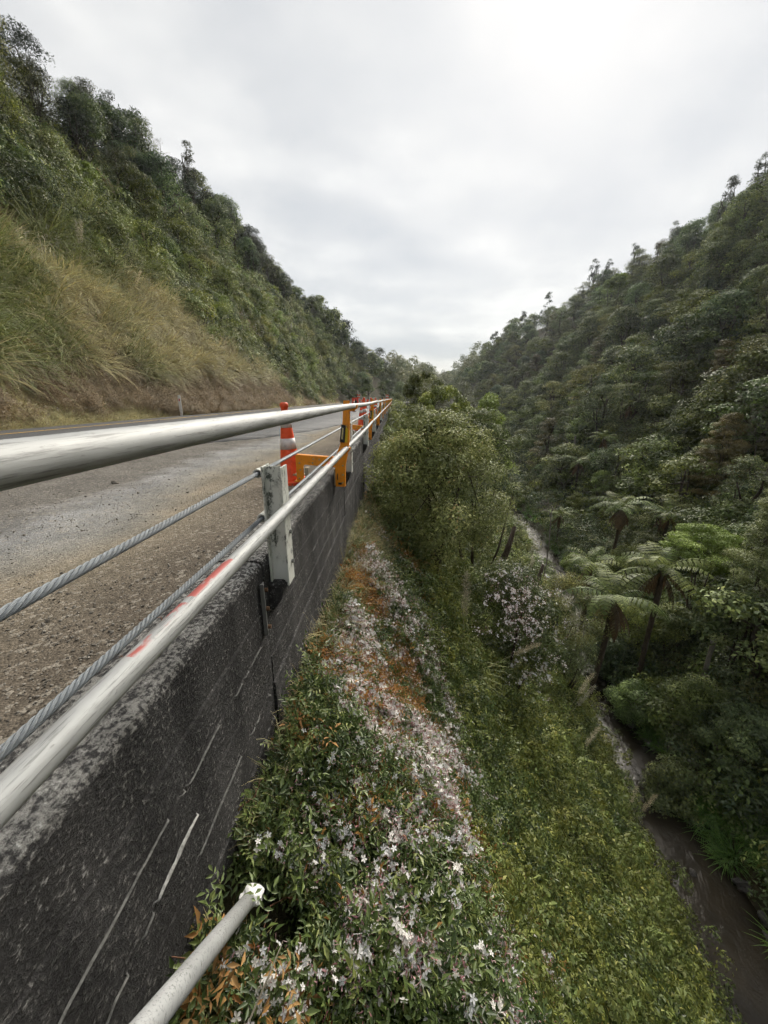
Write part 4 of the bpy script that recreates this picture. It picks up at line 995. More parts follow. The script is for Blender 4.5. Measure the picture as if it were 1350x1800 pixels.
def nikau(px, py, depth, s, label, seed=0, nf=11):
    c = at(px, py, depth); g = float(height(c[0], c[1])); h = max(1.0, c[2] - g); rg = np.random.default_rng(700 + seed)
    e = empty('palm_tree', (c[0], c[1], g)); tag(e, label, 'palm', 'palms in the forest')
    MB().tube([(0, 0, -0.5), (0, 0, h * 0.5), (0, 0, h * 0.9), (0, 0, h)], [0.12 * s, 0.10 * s, 0.10 * s, 0.14 * s], 9).build('trunk', M_BARK_PALE, e, smooth=True)
    for k in range(nf):
        link('frond', PALM[k % 2], e, loc=(0, 0, h), rot=(rg.uniform(-0.45, 0.25), 0, 2 * math.pi * k / nf + rg.uniform(-0.2, 0.2)), scale=s * rg.uniform(0.85, 1.1))
    return e
# ------------------------------------------------------------------ specimen plants
rg = np.random.default_rng(5)
KN = {'broad': 'dark broadleaf tree', 'mid': 'mid green tree', 'olive': 'olive brown tree', 'bronze': 'bronze tinted conifer', 'black': 'blackish tree', 'tall': 'slim upright tree', 'pale': 'grey green willow like tree', 'lime': 'fresh lime green tree', 'shrub': 'rounded green shrub', 'lshrub': 'yellow green shrub'}
def settle(px, py, h, far=90, near=15):
    t = np.linspace(near, far, 900); P = np.array([0, 0, CZ])[None] + ray(px, py)[None] * t[:, None]; k = np.nonzero(P[:, 2] - height(P[:, 0], P[:, 1]) <= h)[0]
    return float(t[k[0]]) if len(k) else far
# the big rounded shrub standing on the bank just past the rails
def specimen(name, px, py, depth, R_, Hc, zlow, nc, nl, L, W, mat, label, cat, seed, stems=5, flat=0.8, cr=(0.28, 0.5), pr=ROUND, vspan=(0.25, 0.75), sq=1.0):
    r2 = np.random.default_rng(seed); c = at(px, py, depth); g = float(height(c[0], c[1]))
    top = c[2] + Hc / 2 - g; low = max(zlow, c[2] - Hc / 2 - g)
    C = crown_centers(r2, nc, R_ * 0.86, low, top - cr[0], pr, outer=0.4); C[:, 1] *= sq
    e = empty(name, (c[0], c[1], g)); tag(e, label, cat)
    V, F, v = crown_cloud(r2, C, r2.uniform(*cr, nc), nl, L, W, flat, 0.0, vspan=vspan, spread=0.75)
    link('crown', np_mesh('crown', V, F, mat, v), e)
    mb = MB()
    for k in range(stems):
        a = r2.uniform(0, 6.28); b = np.array([math.cos(a), math.sin(a), 0]) * 0.22
        tgt = C[r2.integers(0, nc)]; m = tgt * 0.45 + r2.normal(size=3) * 0.12
        mb.tube([tuple(b - [0, 0, 0.4]), tuple(m), tuple(tgt)], [0.05, 0.035, 0.012], 6)
    for k in range(nc // 2):
        a, b = C[r2.integers(0, nc)], C[r2.integers(0, nc)]
        if np.linalg.norm(a - b) < R_: mb.tube([tuple(a), tuple((a + b) / 2 + r2.normal(size=3) * 0.05), tuple(b)], [0.012, 0.010, 0.005], 4)
    mb.build('stems', M_BARK, e, smooth=True)
    return e, C
specimen('rounded_shrub', 765, 850, 8.2, 1.72, 3.05, 0.9, 110, 420, 0.062, 0.45, G_BUSH, 'large rounded yellowish green shrub standing against the far end of the wall', 'shrub', 41, 7)
specimen('leafy_shrub', 842, 800, 13.0, 1.7, 3.2, 0.5, 60, 260, 0.085, 0.45, G_BUSH, 'pale green shrub just behind the large rounded shrub', 'shrub', 42)
specimen('leafy_shrub', 738, 752, 13.5, 0.8, 1.5, 0.3, 40, 220, 0.08, 0.45, G_BUSH, 'low shrub beside the rails behind the large rounded shrub', 'shrub', 43)
specimen('draped_shrub', 885, 1085, 9.6, 1.65, 2.9, 0.2, 80, 360, 0.062, 0.45, G_JAS, 'dark shrub draped in flowering jasmine at the edge above the stream', 'shrub', 44)
specimen('twiggy_shrub', 1000, 1060, 15.5, 1.75, 2.3, 0.6, 60, 160, 0.07, 0.42, G_OLIVE, 'thin twiggy olive shrub leaning over the stream', 'shrub', 45, 8)
specimen('leafy_shrub', 742, 690, 30, 1.9, 3.2, 0.3, 50, 200, 0.14, 0.45, G_BUSH, 'rounded yellow green shrub at the end of the rails', 'shrub', 46)
specimen('leafy_shrub', 780, 735, 24, 2.2, 4.0, 0.3, 50, 200, 0.14, 0.45, G_MID, 'mid green shrub in the valley behind the rounded shrub', 'shrub', 47)
specimen('lime_shrub', 858, 760, 20, 1.5, 4.2, 0.3, 40, 200, 0.12, 0.45, G_LIME, 'slender fresh green sapling behind the rounded shrub', 'shrub', 48, pr=CONE)
specimen('lime_tree', 1240, 955, 17.5, 1.75, 1.9, 1.2, 60, 300, 0.085, 0.5, G_LIME, 'bright lime green small tree above the stream fern grove', 'tree', 49, 6, 0.5)
specimen('lime_tree', 1150, 838, settle(1150, 838, 3.6), 1.7, 1.7, 1.0, 44, 240, 0.12, 0.5, G_LIME, 'lime green crown above the upper tree fern', 'tree', 50, 5, 0.45)
specimen('lime_tree', 1086, 492, settle(1086, 497, 3.5, near=30), 2.8, 3.0, 1.0, 40, 200, 0.26, 0.5, G_LIME, 'bright green tree high on the forested skyline slope', 'tree', 51, 4, 0.5, cr=(0.5, 1.0))
specimen('bronze_conifer', 1270, 800, settle(1270, 800, 4.0), 2.9, 6.4, 0.5, 130, 300, 0.13, 0.26, G_BRONZE, 'tall bronze brown conifer on the far bank above the lime tree', 'tree', 52, 4, 0.45, (0.3, 0.6), CONE)
specimen('bronze_conifer', 1345, 990, 14.5, 1.9, 6.0, 0.3, 100, 320, 0.09, 0.26, G_OLIVE, 'brown olive conifer at the frame edge beside the lime tree', 'tree', 53, 4, 0.5, (0.25, 0.5), CONE)
specimen('bronze_conifer', 1350, 745, settle(1350, 745, 3.5), 2.6, 5.0, 0.5, 80, 260, 0.14, 0.26, G_BRONZE, 'golden brown conifer at the frame edge on the upper slope', 'tree', 54, 4, 0.45, (0.35, 0.6), CONE)
specimen('golden_shrub', 8, 655, 13.5, 0.9, 2.2, 0.0, 40, 260, 0.08, 0.35, G_DEAD, 'rust orange withered shrub at the foot of the cutting', 'shrub', 55)

tree_fern(1094, 893, settle(1094, 893, 6.0), 1.0, 'tall tree fern with a wide crown in front of the lime crown', 15, 7, 0.2, 1)
tree_fern(1078, 1052, 15.0, 0.95, 'nearest tree fern with bright fronds leaning over the stream', 14, 6, 0.3, 2)
tree_fern(1165, 1002, 17.0, 1.05, 'tree fern beneath the bright lime green tree', 14, 4, 0.0, 3)
tree_fern(1018, 812, settle(1018, 812, 4.6), 1.05, 'small tree fern standing above the grassy stream flat', 13, 4, 0.0, 4)
tree_fern(1108, 712, settle(1108, 712, 4.5), 1.15, 'highest tree fern, half hidden in the dark forest slope', 12, 3, 0.0, 5)
tree_fern(1040, 990, 19.5, 0.85, 'partly hidden tree fern behind the nearest bright one', 12, 4, 0.0, 6)
tree_fern(1062, 770, settle(1062, 770, 4.2), 1.0, 'tree fern between the small palm and the highest fern', 13, 3, 0.0, 9)
tree_fern(1175, 905, settle(1175, 905, 4.0), 0.9, 'tree fern half hidden behind the bright lime tree', 13, 4, 0.0, 10)
tree_fern(985, 905, settle(985, 905, 2.6), 0.8, 'short tree fern on the grassy stream flat', 13, 3, 0.0, 11)
for k_, (px_, py_, h_, R2_, mt_, lb_) in enumerate([(1060, 845, 3.0, 1.5, G_MID, 'mid green rounded shrub left of the lime crown'), (1115, 800, 3.2, 1.7, G_MID, 'mid green shrub below the highest tree fern'), (1015, 880, 2.2, 1.2, G_MID, 'low green shrub on the grassy flat by the tall fern'), (1140, 960, 2.6, 1.2, G_OLIVE, 'olive shrub between the tall fern and the lime tree'), (1200, 760, 3.5, 1.9, G_DARK, 'dark rounded tree beside the bronze conifer'), (1230, 1230, 1.6, 1.2, G_MID, 'green shrub in deep shade above the lower stream'), (1120, 1230, 1.4, 1.1, G_MID, 'green shrub overhanging the stream bend'), (1310, 1290, 1.6, 1.4, G_DARK, 'dark shrub above the lower stream at the frame edge'), (1180, 1380, 1.0, 1.0, G_DARK, 'low dark shrub hanging over the lower stream'), (1075, 1150, 1.8, 1.2, G_DARK, 'dark shrub beneath the nearest tree fern'), (1062, 1118, 2.2, 1.1, G_MID, 'green shrub wrapped round the nearest fern trunk'), (1130, 1085, 2.4, 1.2, G_MID, 'green shrub between the two lower tree ferns'), (1185, 1090, 2.4, 1.2, G_DARK, 'dark shrub round the trunk below the lime tree'), (1105, 985, 3.0, 1.3, G_MID, 'green shrub at the foot of the tall tree fern'), (1010, 990, 1.6, 1.0, G_LIME, 'fresh green shrub beside the far pool')]):
    specimen('forest_shrub', px_, py_, settle(px_, py_, h_, near=9), R2_, R2_ * 1.5, 0.2, 40, 230, 0.10, 0.45, mt_, lb_, 'shrub', 1000 + k_)
nikau(1135, 555, settle(1135, 555, 5.5), 1.25, 'dark upright palm high on the forest slope', 1)
nikau(1108, 622, settle(1108, 622, 5.5), 1.0, 'pale trunked palm below the dark upright palm', 2)
nikau(1012, 765, settle(1012, 765, 4.5), 1.1, 'small palm in the dark bush above the stream flat', 3)
nikau(1255, 1125, settle(1255, 1125, 2.5, near=9), 0.85, 'broad leaved palm in the deep shade near the frame edge', 4, 9)
nikau(1300, 525, settle(1300, 525, 5.0), 1.1, 'palm on the upper slope near the frame edge', 5)

def bare_shrub(px, py, depth, s, label, seed):
    r2 = np.random.default_rng(seed); c = at(px, py, depth); g = float(height(c[0], c[1])); e = empty('bare_shrub', (c[0], c[1], g)); tag(e, label, 'shrub')
    mb = MB()
    def grow(p, d, l, r, k):
        q = p + d * l; m = (p + q) / 2 + r2.normal(size=3) * l * 0.08; mb.tube([tuple(p), tuple(m), tuple(q)], [r, r * 0.8, r * 0.6], 4)
        if k:
            for _ in range(3): grow(q, unit(d + r2.normal(size=3) * 0.55), l * r2.uniform(0.6, 0.8), r * 0.6, k - 1)
    b = np.array([0, 0, c[2] - g - s])
    mb.tube([(0, 0, -0.3), tuple(b * 0.6 + [0.1, 0, 0]), tuple(b)], [0.05 * s, 0.04 * s, 0.035 * s], 5)
    for _ in range(5): grow(b, unit(r2.normal(size=3) * 0.6 + np.array([0, 0, 1])), s * 0.6, 0.022 * s, 3)
    mb.build('twigs', M_BARK_PALE, e)
bare_shrub(972, 885, 25, 1.0, 'leafless grey shrub on the stream flat', 61)
bare_shrub(1340, 745, settle(1340, 745, 4.5), 1.3, 'bare grey branches in front of the golden conifer', 62)
bare_shrub(280, 250, settle(280, 262, 4.0, near=35), 1.6, 'thin pale dead stem standing up on the road side skyline', 63)
for k_, (px_, py_, d_, R2_, H2_, lb_) in enumerate([(975, 1085, 16.5, 1.3, 2.0, 'thin olive shrub hiding the stream below the far pool'), (1000, 1140, 15.5, 1.1, 1.8, 'low olive shrub on the near bank above the stream bend')]):
    specimen('twiggy_shrub', px_, py_, d_, R2_, H2_, 0.2, 44, 150, 0.07, 0.42, G_OLIVE if k_ else G_BUSH, lb_, 'shrub', 1100 + k_, 7)
for k_, (x_, y_, s_, kd_) in enumerate([(-9.5, 84, 0.8, 'mid'), (-6.0, 90, 0.9, 'broad'), (-3.0, 94, 0.8, 'olive'), (0.5, 92, 0.9, 'mid'), (3.5, 88, 0.75, 'broad'), (-8, 99, 1.1, 'broad'), (-1.5, 104, 1.1, 'mid'), (5, 101, 1.0, 'olive'), (8.5, 95, 0.9, 'mid'), (-11.5, 76, 0.7, 'shrub'), (-12.2, 70, 0.8, 'lshrub'), (11.5, 106, 1.2, 'pale'), (1.5, 112, 1.3, 'broad')]):
    put_tree('roadside_tree', kd_, k_, (x_, y_, float(height(x_, y_)) - 0.3), s_, k_ * 1.1, f'{KN[kd_]} closing the view where the road bends away', 'tree', 'trees at the far road bend')
# mossy dead trunks leaning over the stream
for k, (a, b, dep, lab) in enumerate([((905, 925), (872, 985), 17.0, 'leaning dark dead trunk above the jasmine'), ((955, 992), (928, 1040), 20.0, 'short dark stump leaning over the far pool')]):
    A, B = at(*a, dep), at(*b, dep); B[2] -= 0.8; o = MB().tube([tuple(B - B), tuple((A - B) * 0.5 + [0.1, 0, 0]), tuple(A - B)], [0.16, 0.13, 0.08], 8).build('dead_trunk', M_FERNTRUNK, loc=tuple(B), smooth=True); tag(o, lab, 'dead trunk')

# ------------------------------------------------------------------ forest on the far side of the stream
def jitter_grid(x0, x1, y0, y1, s, rg):
    X, Y = np.meshgrid(np.arange(x0, x1, s), np.arange(y0, y1, s)); n = X.size
    return X.ravel() + rg.uniform(-0.48, 0.48, n) * s, Y.ravel() + rg.uniform(-0.48, 0.48, n) * s
def seen(x, y, z, top):
    """roughly: is a point 'top' metres above the land in sight of the camera past the land itself"""
    P = np.stack([x, y, z + top - CZ], -1); ok = np.ones(len(x), bool)
    for t in np.linspace(0.05, 0.96, 44):
        k = np.nonzero(ok)[0]; Q = P[k] * t; ok[k] = height(Q[:, 0], Q[:, 1]) <= Q[:, 2] + CZ + 0.3
    return ok
rt = np.random.default_rng(21)
X1, Y1 = jitter_grid(8, 80, 2, 60, 3.9, rt); X2, Y2 = jitter_grid(10, 100, 60, 215, 4.7, rt)
X = np.concatenate([X1, X2]); Y = np.concatenate([Y1, Y2]); Z = height(X, Y)
up = X - xs(Y) - hw(Y) - floor_w(Y)
m = (up > 0.8) & inview(X, Y, Z + 3, 260) & (Z > ZS + 0.5); X, Y, Z, up = X[m], Y[m], Z[m], up[m]
m = seen(X, Y, Z, 6.5); X, Y, Z, up = X[m], Y[m], Z[m], up[m]
# keep the grove of ferns and the lime tree open
dep = project(X, Y, Z)[2]; pxx, pyy, _ = project(X, Y, Z + 4)
m = ~((dep < 20) & (pxx > 950) & (pxx < 1330) & (pyy > 700)); X, Y, Z, up, dep = X[m], Y[m], Z[m], up[m], dep[m]
order = np.argsort(dep); X, Y, Z, up, dep = X[order], Y[order], Z[order], up[order], dep[order]
pat = fbm(X * 0.09, Y * 0.09, 90); far_t = []
NSOLO = 300
for i in range(len(X)):
    u = rt.random(); p = pat[i]
    hi = Z[i] > ridge_r(Y[i]) - 6
    if hi and u < 0.25: k = 'tall'
    elif p < 0.45: k = 'broad' if u < 0.60 else ('mid' if u < 0.85 else 'olive')
    elif p < 0.56: k = 'mid' if u < 0.45 else ('broad' if u < 0.70 else ('olive' if u < 0.95 else 'lime'))
    else: k = 'olive' if u < 0.40 else ('bronze' if u < 0.55 else ('mid' if u < 0.9 else 'broad'))
    s = rt.uniform(0.85, 1.75) * (0.74 if dep[i] < 25 else 1.0)
    cpx = project(X[i], Y[i], Z[i] + 4)[0]; size = 'small ' if s < 1.0 else ('big ' if s > 1.38 else 'medium ')
    lvl = 'on the far skyline' if hi else ('low by the stream' if up[i] < 7 else ('on the lower forest slope' if up[i] < 16 else ('halfway up the forest slope' if up[i] < 27 else 'high on the forest slope')))
    zone = 'at the frame edge' if cpx > 1200 else ('above the tree ferns' if cpx > 1040 else ('behind the draped shrub' if cpx > 930 else 'towards the far ridge end'))
    where = lvl + ' ' + zone
    if i < NSOLO: put_tree('forest_tree', k, int(rt.integers(0, 3)), (X[i], Y[i], Z[i] - 0.3), s, rt.uniform(0, 6.28), size + f'{KN[k]} {where}', 'tree', size + f'{KN[k]}s {where}', 1.0 if k == 'tall' else 0.8)
    else: far_t.append((X[i], Y[i], Z[i] - 0.3, s, k))
print('right trees', len(X), 'solo', min(NSOLO, len(X)))
# named skyline trees
for (px, py, d, s, lab, kd) in [(1228, 370, 66, 0.9, 'slim dark tree standing clear of the far skyline, middle of three', 'tall'), (1182, 410, 70, 0.85, 'slim dark tree on the far skyline, lowest of three', 'tall'), (1300, 320, 62, 0.95, 'slim dark tree on the far skyline, highest of three', 'tall'),
                              (878, 597, 165, 1.9, 'lone slender tree at the end of the far ridge', 'tall'), (905, 600, 160, 1.0, 'small round tree beside the lone ridge tree', 'black')]:
    col = np.array([at(px, 900, t) for t in np.linspace(30, 200, 340)]); hz = height(col[:, 0], col[:, 1]); el_ = (hz - CZ) / np.hypot(col[:, 0], col[:, 1])
    if d < 100: el_ = np.where(np.linspace(30, 200, 340) < 110, el_, -9)
    k_ = int(np.argmax(el_)); g = col[k_]; H_ = math.hypot(g[0], g[1]); tp = at(px, py - 28, 1.0) - np.array([0, 0, CZ]); ztop = CZ + tp[2] / math.hypot(tp[0], tp[1]) * H_
    s_ = float(np.clip((ztop - hz[k_] + 0.8) / (8.5 if kd == 'tall' else 6.2), 0.75, 1.5)); put_tree('skyline_tree', kd, 1, (g[0], g[1], hz[k_] - 0.8), s_, 0.7, lab)
# shared mesh sources for the mass of trees too far off to pick apart
def far_stuff(name, items, label):
    if not items: return
    srcs = []; keys = {}
    for k in sorted(set(t[4] for t in items)):
        keys[k] = len(srcs); src = TP[k][0][1]; nq = len(src.polygons); pick = np.random.default_rng(3).permutation(nq)[: nq // 4]
        co = np.zeros(nq * 12, np.float32); src.vertices.foreach_get('co', co); co = co.reshape(nq, 4, 3)[pick]; co = co.mean(1, keepdims=True) + (co - co.mean(1, keepdims=True)) * 2.0
        va = np.zeros(nq * 4, np.float32); src.attributes['v'].data.foreach_get('value', va); va = va.reshape(nq, 4)[pick]
        srcs.append(proto(f'a{len(srcs):02d}_{k}', np_mesh('far_' + k, co.reshape(-1, 3), np.arange(len(pick) * 4).reshape(-1, 4), src.materials[0], va.ravel())))
    P = [t[:3] for t in items]; r2 = np.random.default_rng(8)
    scatter(name, srcs, P, np.stack([np.zeros(len(P)), np.zeros(len(P)), r2.uniform(0, 6.28, len(P))], -1), [t[3] for t in items], [keys[t[4]] for t in items], label)
# distant woods that close the valley
X, Y = jitter_grid(-60, 95, 95, 330, 5.0, rt); Z = height(X, Y)
m = inview(X, Y, Z + 4, 60) & ~((X > -10) & (X < xs(Y) - 14) & (Y < 60)) & (Y > np.where(X > 18, 215, 100)) & ((foot_l(Y) - X > 2) | (X > xs(Y) - 6) | (Y > 130)) 
X, Y, Z = X[m], Y[m], Z[m]; m = seen(X, Y, Z, 7); X, Y, Z = X[m], Y[m], Z[m]
for i in range(len(X)):
    u = rt.random(); k = ('pale' if u < 0.6 else 'mid') if (abs(X[i] - xs(Y[i]) + 0) < 22 and Y[i] < 240) else ('black' if u < 0.3 else 'broad' if u < 0.7 else 'olive')
    far_t.append((X[i], Y[i], Z[i] - 0.3, rt.uniform(0.9, 1.7), k))
print('far trees', len(far_t))
far_stuff('distant_forest', far_t, 'distant bush covered hills closing the valley')
for k, (px, py, d, s, kd, lab) in enumerate([(775, 690, 105, 1.25, 'pale', 'grey green willow like tree in the middle of the far valley'), (812, 688, 118, 1.1, 'pale', 'second pale willow like tree beside the taller one in the valley'), (838, 700, 95, 0.9, 'mid', 'mid green tree at the foot of the far ridge end')]):
    c = at(px, py, d); g = float(height(c[0], c[1])); put_tree('valley_tree', kd, k, (c[0], c[1], g), max(s, min(2.0, (c[2] + 3 - g) / 9.0)), k * 1.3, lab)

# ------------------------------------------------------------------ undergrowth: bush clumps all over both slopes
UG = [bush_proto(201, G_DARK), bush_proto(202, G_MID), bush_proto(203, G_OLIVE, L=0.14, W=0.35), bush_proto(204, G_MID, L=0.18), bush_proto(205, G_BUSH, L=0.14), bush_proto(206, G_DARK, L=0.2, W=0.3, droop=0.3)]
def ground_pts(x0, x1, y0, y1, n, r2, keep, bias=0.0):
    """random points on the land in view; bias > 0 thins them with distance"""
    X = r2.uniform(x0, x1, n); Y = r2.uniform(y0, y1, n); Z = height(X, Y); d = np.sqrt(X ** 2 + Y ** 2 + (Z - CZ) ** 2)
    m = np.where(d < 9, inview(X, Y, Z, 520), inview(X, Y, Z, 170)) & keep(X, Y, Z, d)
    if bias: m &= r2.random(n) < np.minimum(1, (bias / d) ** 2)
    return X[m], Y[m], Z[m], d[m]
r2 = np.random.default_rng(31)
X, Y, Z, d = ground_pts(8, 75, -2, 120, 30000, r2, lambda x, y, z, d: (x - xs(y) - hw(y) > 0.5) & (z > ZS + 0.35), 26)
m = seen(X, Y, Z, 2.0); X, Y, Z, d = X[m], Y[m], Z[m], d[m]
p = fbm(X * 0.15, Y * 0.15, 95); u = r2.random(len(X))
ix = np.where(u < 0.40, 0, np.where(u < 0.55, 5, np.where(u < 0.78, 2, np.where(p > 0.52, 3, 1))))
n_ = normal_at(X, Y, 0.6); scatter('undergrowth', UG, np.stack([X, Y, Z - 0.1], -1), rot_to(unit(n_ * 0.5 + np.array([0, 0, 0.8])), r2.uniform(0, 6.28, len(X))), np.clip(r2.uniform(0.45, 1.0, len(X)) * (0.55 + d / 34), 0.3, 2.2), ix, 'dark bush undergrowth covering the far valley side')
print('ug', len(X))
# lush grass and fern on the flat by the water
LG = [proto(f'lush{k}', blades(np.random.default_rng(400 + k), 70, 0.55, 0.022, 1.1, G_LUSH, base=0.22, seg=3)) for k in range(2)]
X, Y, Z, d = ground_pts(8, 24, -1, 60, 26000, r2, lambda x, y, z, d: (x - xs(y) - hw(y) > 0.0) & (x - xs(y) - hw(y) < floor_w(y) + 0.5) & (fbm(x * 0.5, y * 0.5, 96) > 0.40), 20)
n_ = normal_at(X, Y, 0.4); scatter('lush_grass', LG, np.stack([X, Y, Z - 0.03], -1), rot_to(unit(n_ * 0.4 + np.array([0, 0, 0.9])), r2.uniform(0, 6.28, len(X))), r2.uniform(0.6, 1.4, len(X)), r2.integers(0, 2, len(X)), 'lush green grass on the flat beside the stream')
# rocks along the water
def rock_mat():
    n = NT('wet grey rock'); f = n.noise(7, 6, 0.7); n.bump(f, 0.8, 0.05); return n.done(n.ramp(f, [(0.3, (0.028, 0.025, 0.022)), (0.7, (0.12, 0.108, 0.095))]), 0.7, 0, 0.4)
M_ROCK = rock_mat(); RK = []
for k in range(4):
    me = lump(80 + k, sx=0.5, sy=0.4, sz=0.3, rough=0.7, f=1.1); me.materials.append(M_ROCK); RK.append(me)
for k in range(30):
    y = float(r2.uniform(3.2, 19)); sd = r2.random(); x = float(xs(y)) + float(hw(y)) * (r2.uniform(0.85, 1.35) if sd < 0.62 else (r2.uniform(-1.2, -0.9) if sd < 0.75 else r2.uniform(-0.7, 0.8)))
    s = float(r2.uniform(0.25, 0.85)) * (0.55 if sd >= 0.75 else 1.0)
    o = link('stream_rock', RK[k % 4], loc=(x, y, ZS + 0.02 + 0.05 * s), rot=tuple(r2.uniform(-0.4, 0.4, 2)) + (float(r2.uniform(0, 6.28)),), scale=s)
    w_ = 'standing out of the stream' if sd >= 0.75 else ('on the far water edge' if sd < 0.62 else 'on the near water edge')
    tag(o, f'dark wet rock {w_}', 'rock', f'dark wet rocks {w_}')

# ------------------------------------------------------------------ road cutting: grass below, scrub in the middle, trees on top
def qfrac(x, y): return (foot_l(y) - x) / np.maximum(6.0, ridge_l(y) / slope_l(y))
def grass_q(y): return np.interp(y, [-5, 10, 24, 34, 50, 120], [0.58, 0.54, 0.42, 0.20, 0.13, 0.10])
rl = np.random.default_rng(63)
DG = [proto(f'straw{k}', blades(np.random.default_rng(420 + k), 80, 1.75, 0.030, 1.15, G_STRAW if k < 2 else G_GRASS, base=0.25, seg=4, curl=1.25)) for k in range(4)]
X, Y, Z, d = ground_pts(-26, -11.3, 2, 62, 36000, rl, lambda x, y, z, d: (qfrac(x, y) > 0.10 + 0.05 * fbm(x * 0.5, y * 0.5, 131)) & (fbm(x * 1.1, y * 1.1, 130) > 0.40) & (qfrac(x, y) < grass_q(y) + (fbm(x * 0.3, y * 0.3, 97) - 0.5) * 0.5), 24)
p = fbm(X * 0.22, Y * 0.22, 98) + 0.35 * (qfrac(X, Y) - 0.2); ix = np.where(p + rl.normal(size=len(X)) * 0.05 < 0.60, rl.integers(0, 2, len(X)), rl.integers(2, 4, len(X)))
n_ = normal_at(X, Y, 0.5); scatter('tall_dry_grass', DG, np.stack([X, Y, Z - 0.05], -1), rot_to(unit(n_ * 0.7 + np.array([0, 0, 0.6]) + rl.normal(size=n_.shape) * 0.38), rl.uniform(0, 6.28, len(X))), rl.uniform(0.35, 1.35, len(X)), ix, 'tall straw coloured grass hanging down the road cutting'); print('grass', len(X))
# low dead scrub and thatch along the toe
TH = [proto(f'thatch{k}', blades(np.random.default_rng(440 + k), 60, 0.5, 0.012, 1.5, G_STRAW, base=0.25, seg=3, curl=1.6, vs=(0.2, 1.0))) for k in range(2)] + [bush_proto(445, leaf_mat('dead brown scrub', [(0, (0.075, 0.054, 0.033)), (0.6, (0.18, 0.132, 0.082)), (1, (0.30, 0.23, 0.145))]), n=6, r=0.35, nl=70, L=0.10, W=0.10), proto('greengrass', blades(np.random.default_rng(449), 60, 0.35, 0.012, 1.1, G_GRASS, base=0.22, seg=3))]
X, Y, Z, d = ground_pts(-16, -10.9, 2, 75, 34000, rl, lambda x, y, z, d: (foot_l(y) - x > -0.15) & (np.hypot(x + 11.0, y - 20.2) > 0.7) & (qfrac(x, y) < 0.20 + 0.1 * fbm(x, y, 99)), 24)
u = rl.random(len(X)); p = fbm(X * 0.4, Y * 0.12, 101); ix = np.where(u < 0.09, 2, np.where((p > 0.54) & (foot_l(Y) - X < 1.6), 3, rl.integers(0, 2, len(X))))
n_ = normal_at(X, Y, 0.5); scatter('roadside_thatch', TH, np.stack([X, Y, Z - 0.03], -1), rot_to(unit(n_ + rl.normal(size=n_.shape) * 0.2), rl.uniform(0, 6.28, len(X))), rl.uniform(0.5, 1.2, len(X)), ix, 'brown dead thatch and scrub at the foot of the cutting')
# vines and low scrub in the middle of the slope
X, Y, Z, d = ground_pts(-46, -11.3, 2, 135, 30000, rl, lambda x, y, z, d: (qfrac(x, y) > grass_q(y) * 0.85 + (fbm(x * 0.25, y * 0.25, 102) - 0.5) * 0.4) & (qfrac(x, y) < 1.15), 30)
m = seen(X, Y, Z, 2.0); X, Y, Z, d = X[m], Y[m], Z[m], d[m]
u = rl.random(len(X)); p = fbm(X * 0.18, Y * 0.18, 103); ix = np.where(p < 0.38, np.where(u < 0.5, 0, 2), np.where(p < 0.48, np.where(u < 0.6, 1, 3), np.where(u < 0.75, 4, 1)))
n_ = normal_at(X, Y, 0.6); scatter('hillside_scrub', UG, np.stack([X, Y, Z - 0.1], -1), rot_to(unit(n_ * 0.7 + np.array([0, 0, 0.6])), rl.uniform(0, 6.28, len(X))), np.clip(rl.uniform(0.5, 1.0, len(X)) * (0.6 + d / 60), 0.3, 2.0), ix, 'tangled green scrub and vines on the road cutting'); print('scrub', len(X))
# individual shrubs and trees
X, Y = jitter_grid(-58, -9, 4, 150, 3.0, rl); X = np.concatenate([X, X + 1.5]); Y = np.concatenate([Y, Y + 1.4]); Z = height(X, Y); q = qfrac(X, Y)
m = ((q > grass_q(Y) + 0.06) | ((q > 0.2) & (rl.random(len(q)) < 0.42))) & (q < 1.12) & inview(X, Y, Z + 2.5, 220) & (foot_l(Y) - X > 1.5); X, Y, Z, q = X[m], Y[m], Z[m], q[m]
m = seen(X, Y, Z, 4.5); X, Y, Z, q = X[m], Y[m], Z[m], q[m]
dep = project(X, Y, Z)[2]; order = np.argsort(dep); nL = 0; mass = []
pat = fbm(X * 0.12, Y * 0.12, 104)
for i in order:
    u = rl.random(); edge_ = 0.72 + (pat[i] - 0.5) * 0.35
    if q[i] > edge_:
        if q[i] < 0.80 and u < 0.3: continue
        k = 'black' if u < 0.50 else ('broad' if u < 0.74 else ('olive' if u < 0.92 else 'tall')); s = rl.uniform(0.5, 1.25); nm, cat = 'hill_tree', 'tree'; where = 'near the top of the road side hill'
    else:
        if u < 0.35: continue
        k = 'shrub' if pat[i] < 0.47 else 'lshrub'
        if u > 0.9: k = 'mid'
        elif u > 0.83: k = 'lime'
        s = rl.uniform(0.65, 1.55) * (0.6 if k in ('mid', 'lime') else 1); nm, cat = 'hill_shrub', 'shrub'; where = 'on the slope of the road cutting'
    cpx = project(X[i], Y[i], Z[i] + 2)[0]; size = 'small ' if s < 0.78 else ('big ' if s > 1.05 else 'medium ')
    where = ('on the road side skyline ' if q[i] > 0.88 else 'below the road side skyline ' if q[i] > edge_ else 'low on the cutting ' if q[i] < 0.3 else 'halfway up the cutting ') + ('above the dry grass' if cpx < 180 else 'above the marker post' if cpx < 340 else 'past the marker post' if cpx < 470 else 'above the tall cone' if cpx < 560 else 'where the hill meets the far road')
    if nL < 290: put_tree(nm, k, int(rl.integers(0, 3)), (X[i], Y[i], Z[i] - 0.25), s, rl.uniform(0, 6.28), size + f'{KN[k]} {where}', cat, size + f'{KN[k]}s {where}')
    else: mass.append((X[i], Y[i], Z[i] - 0.25, s, k))
    nL += 1
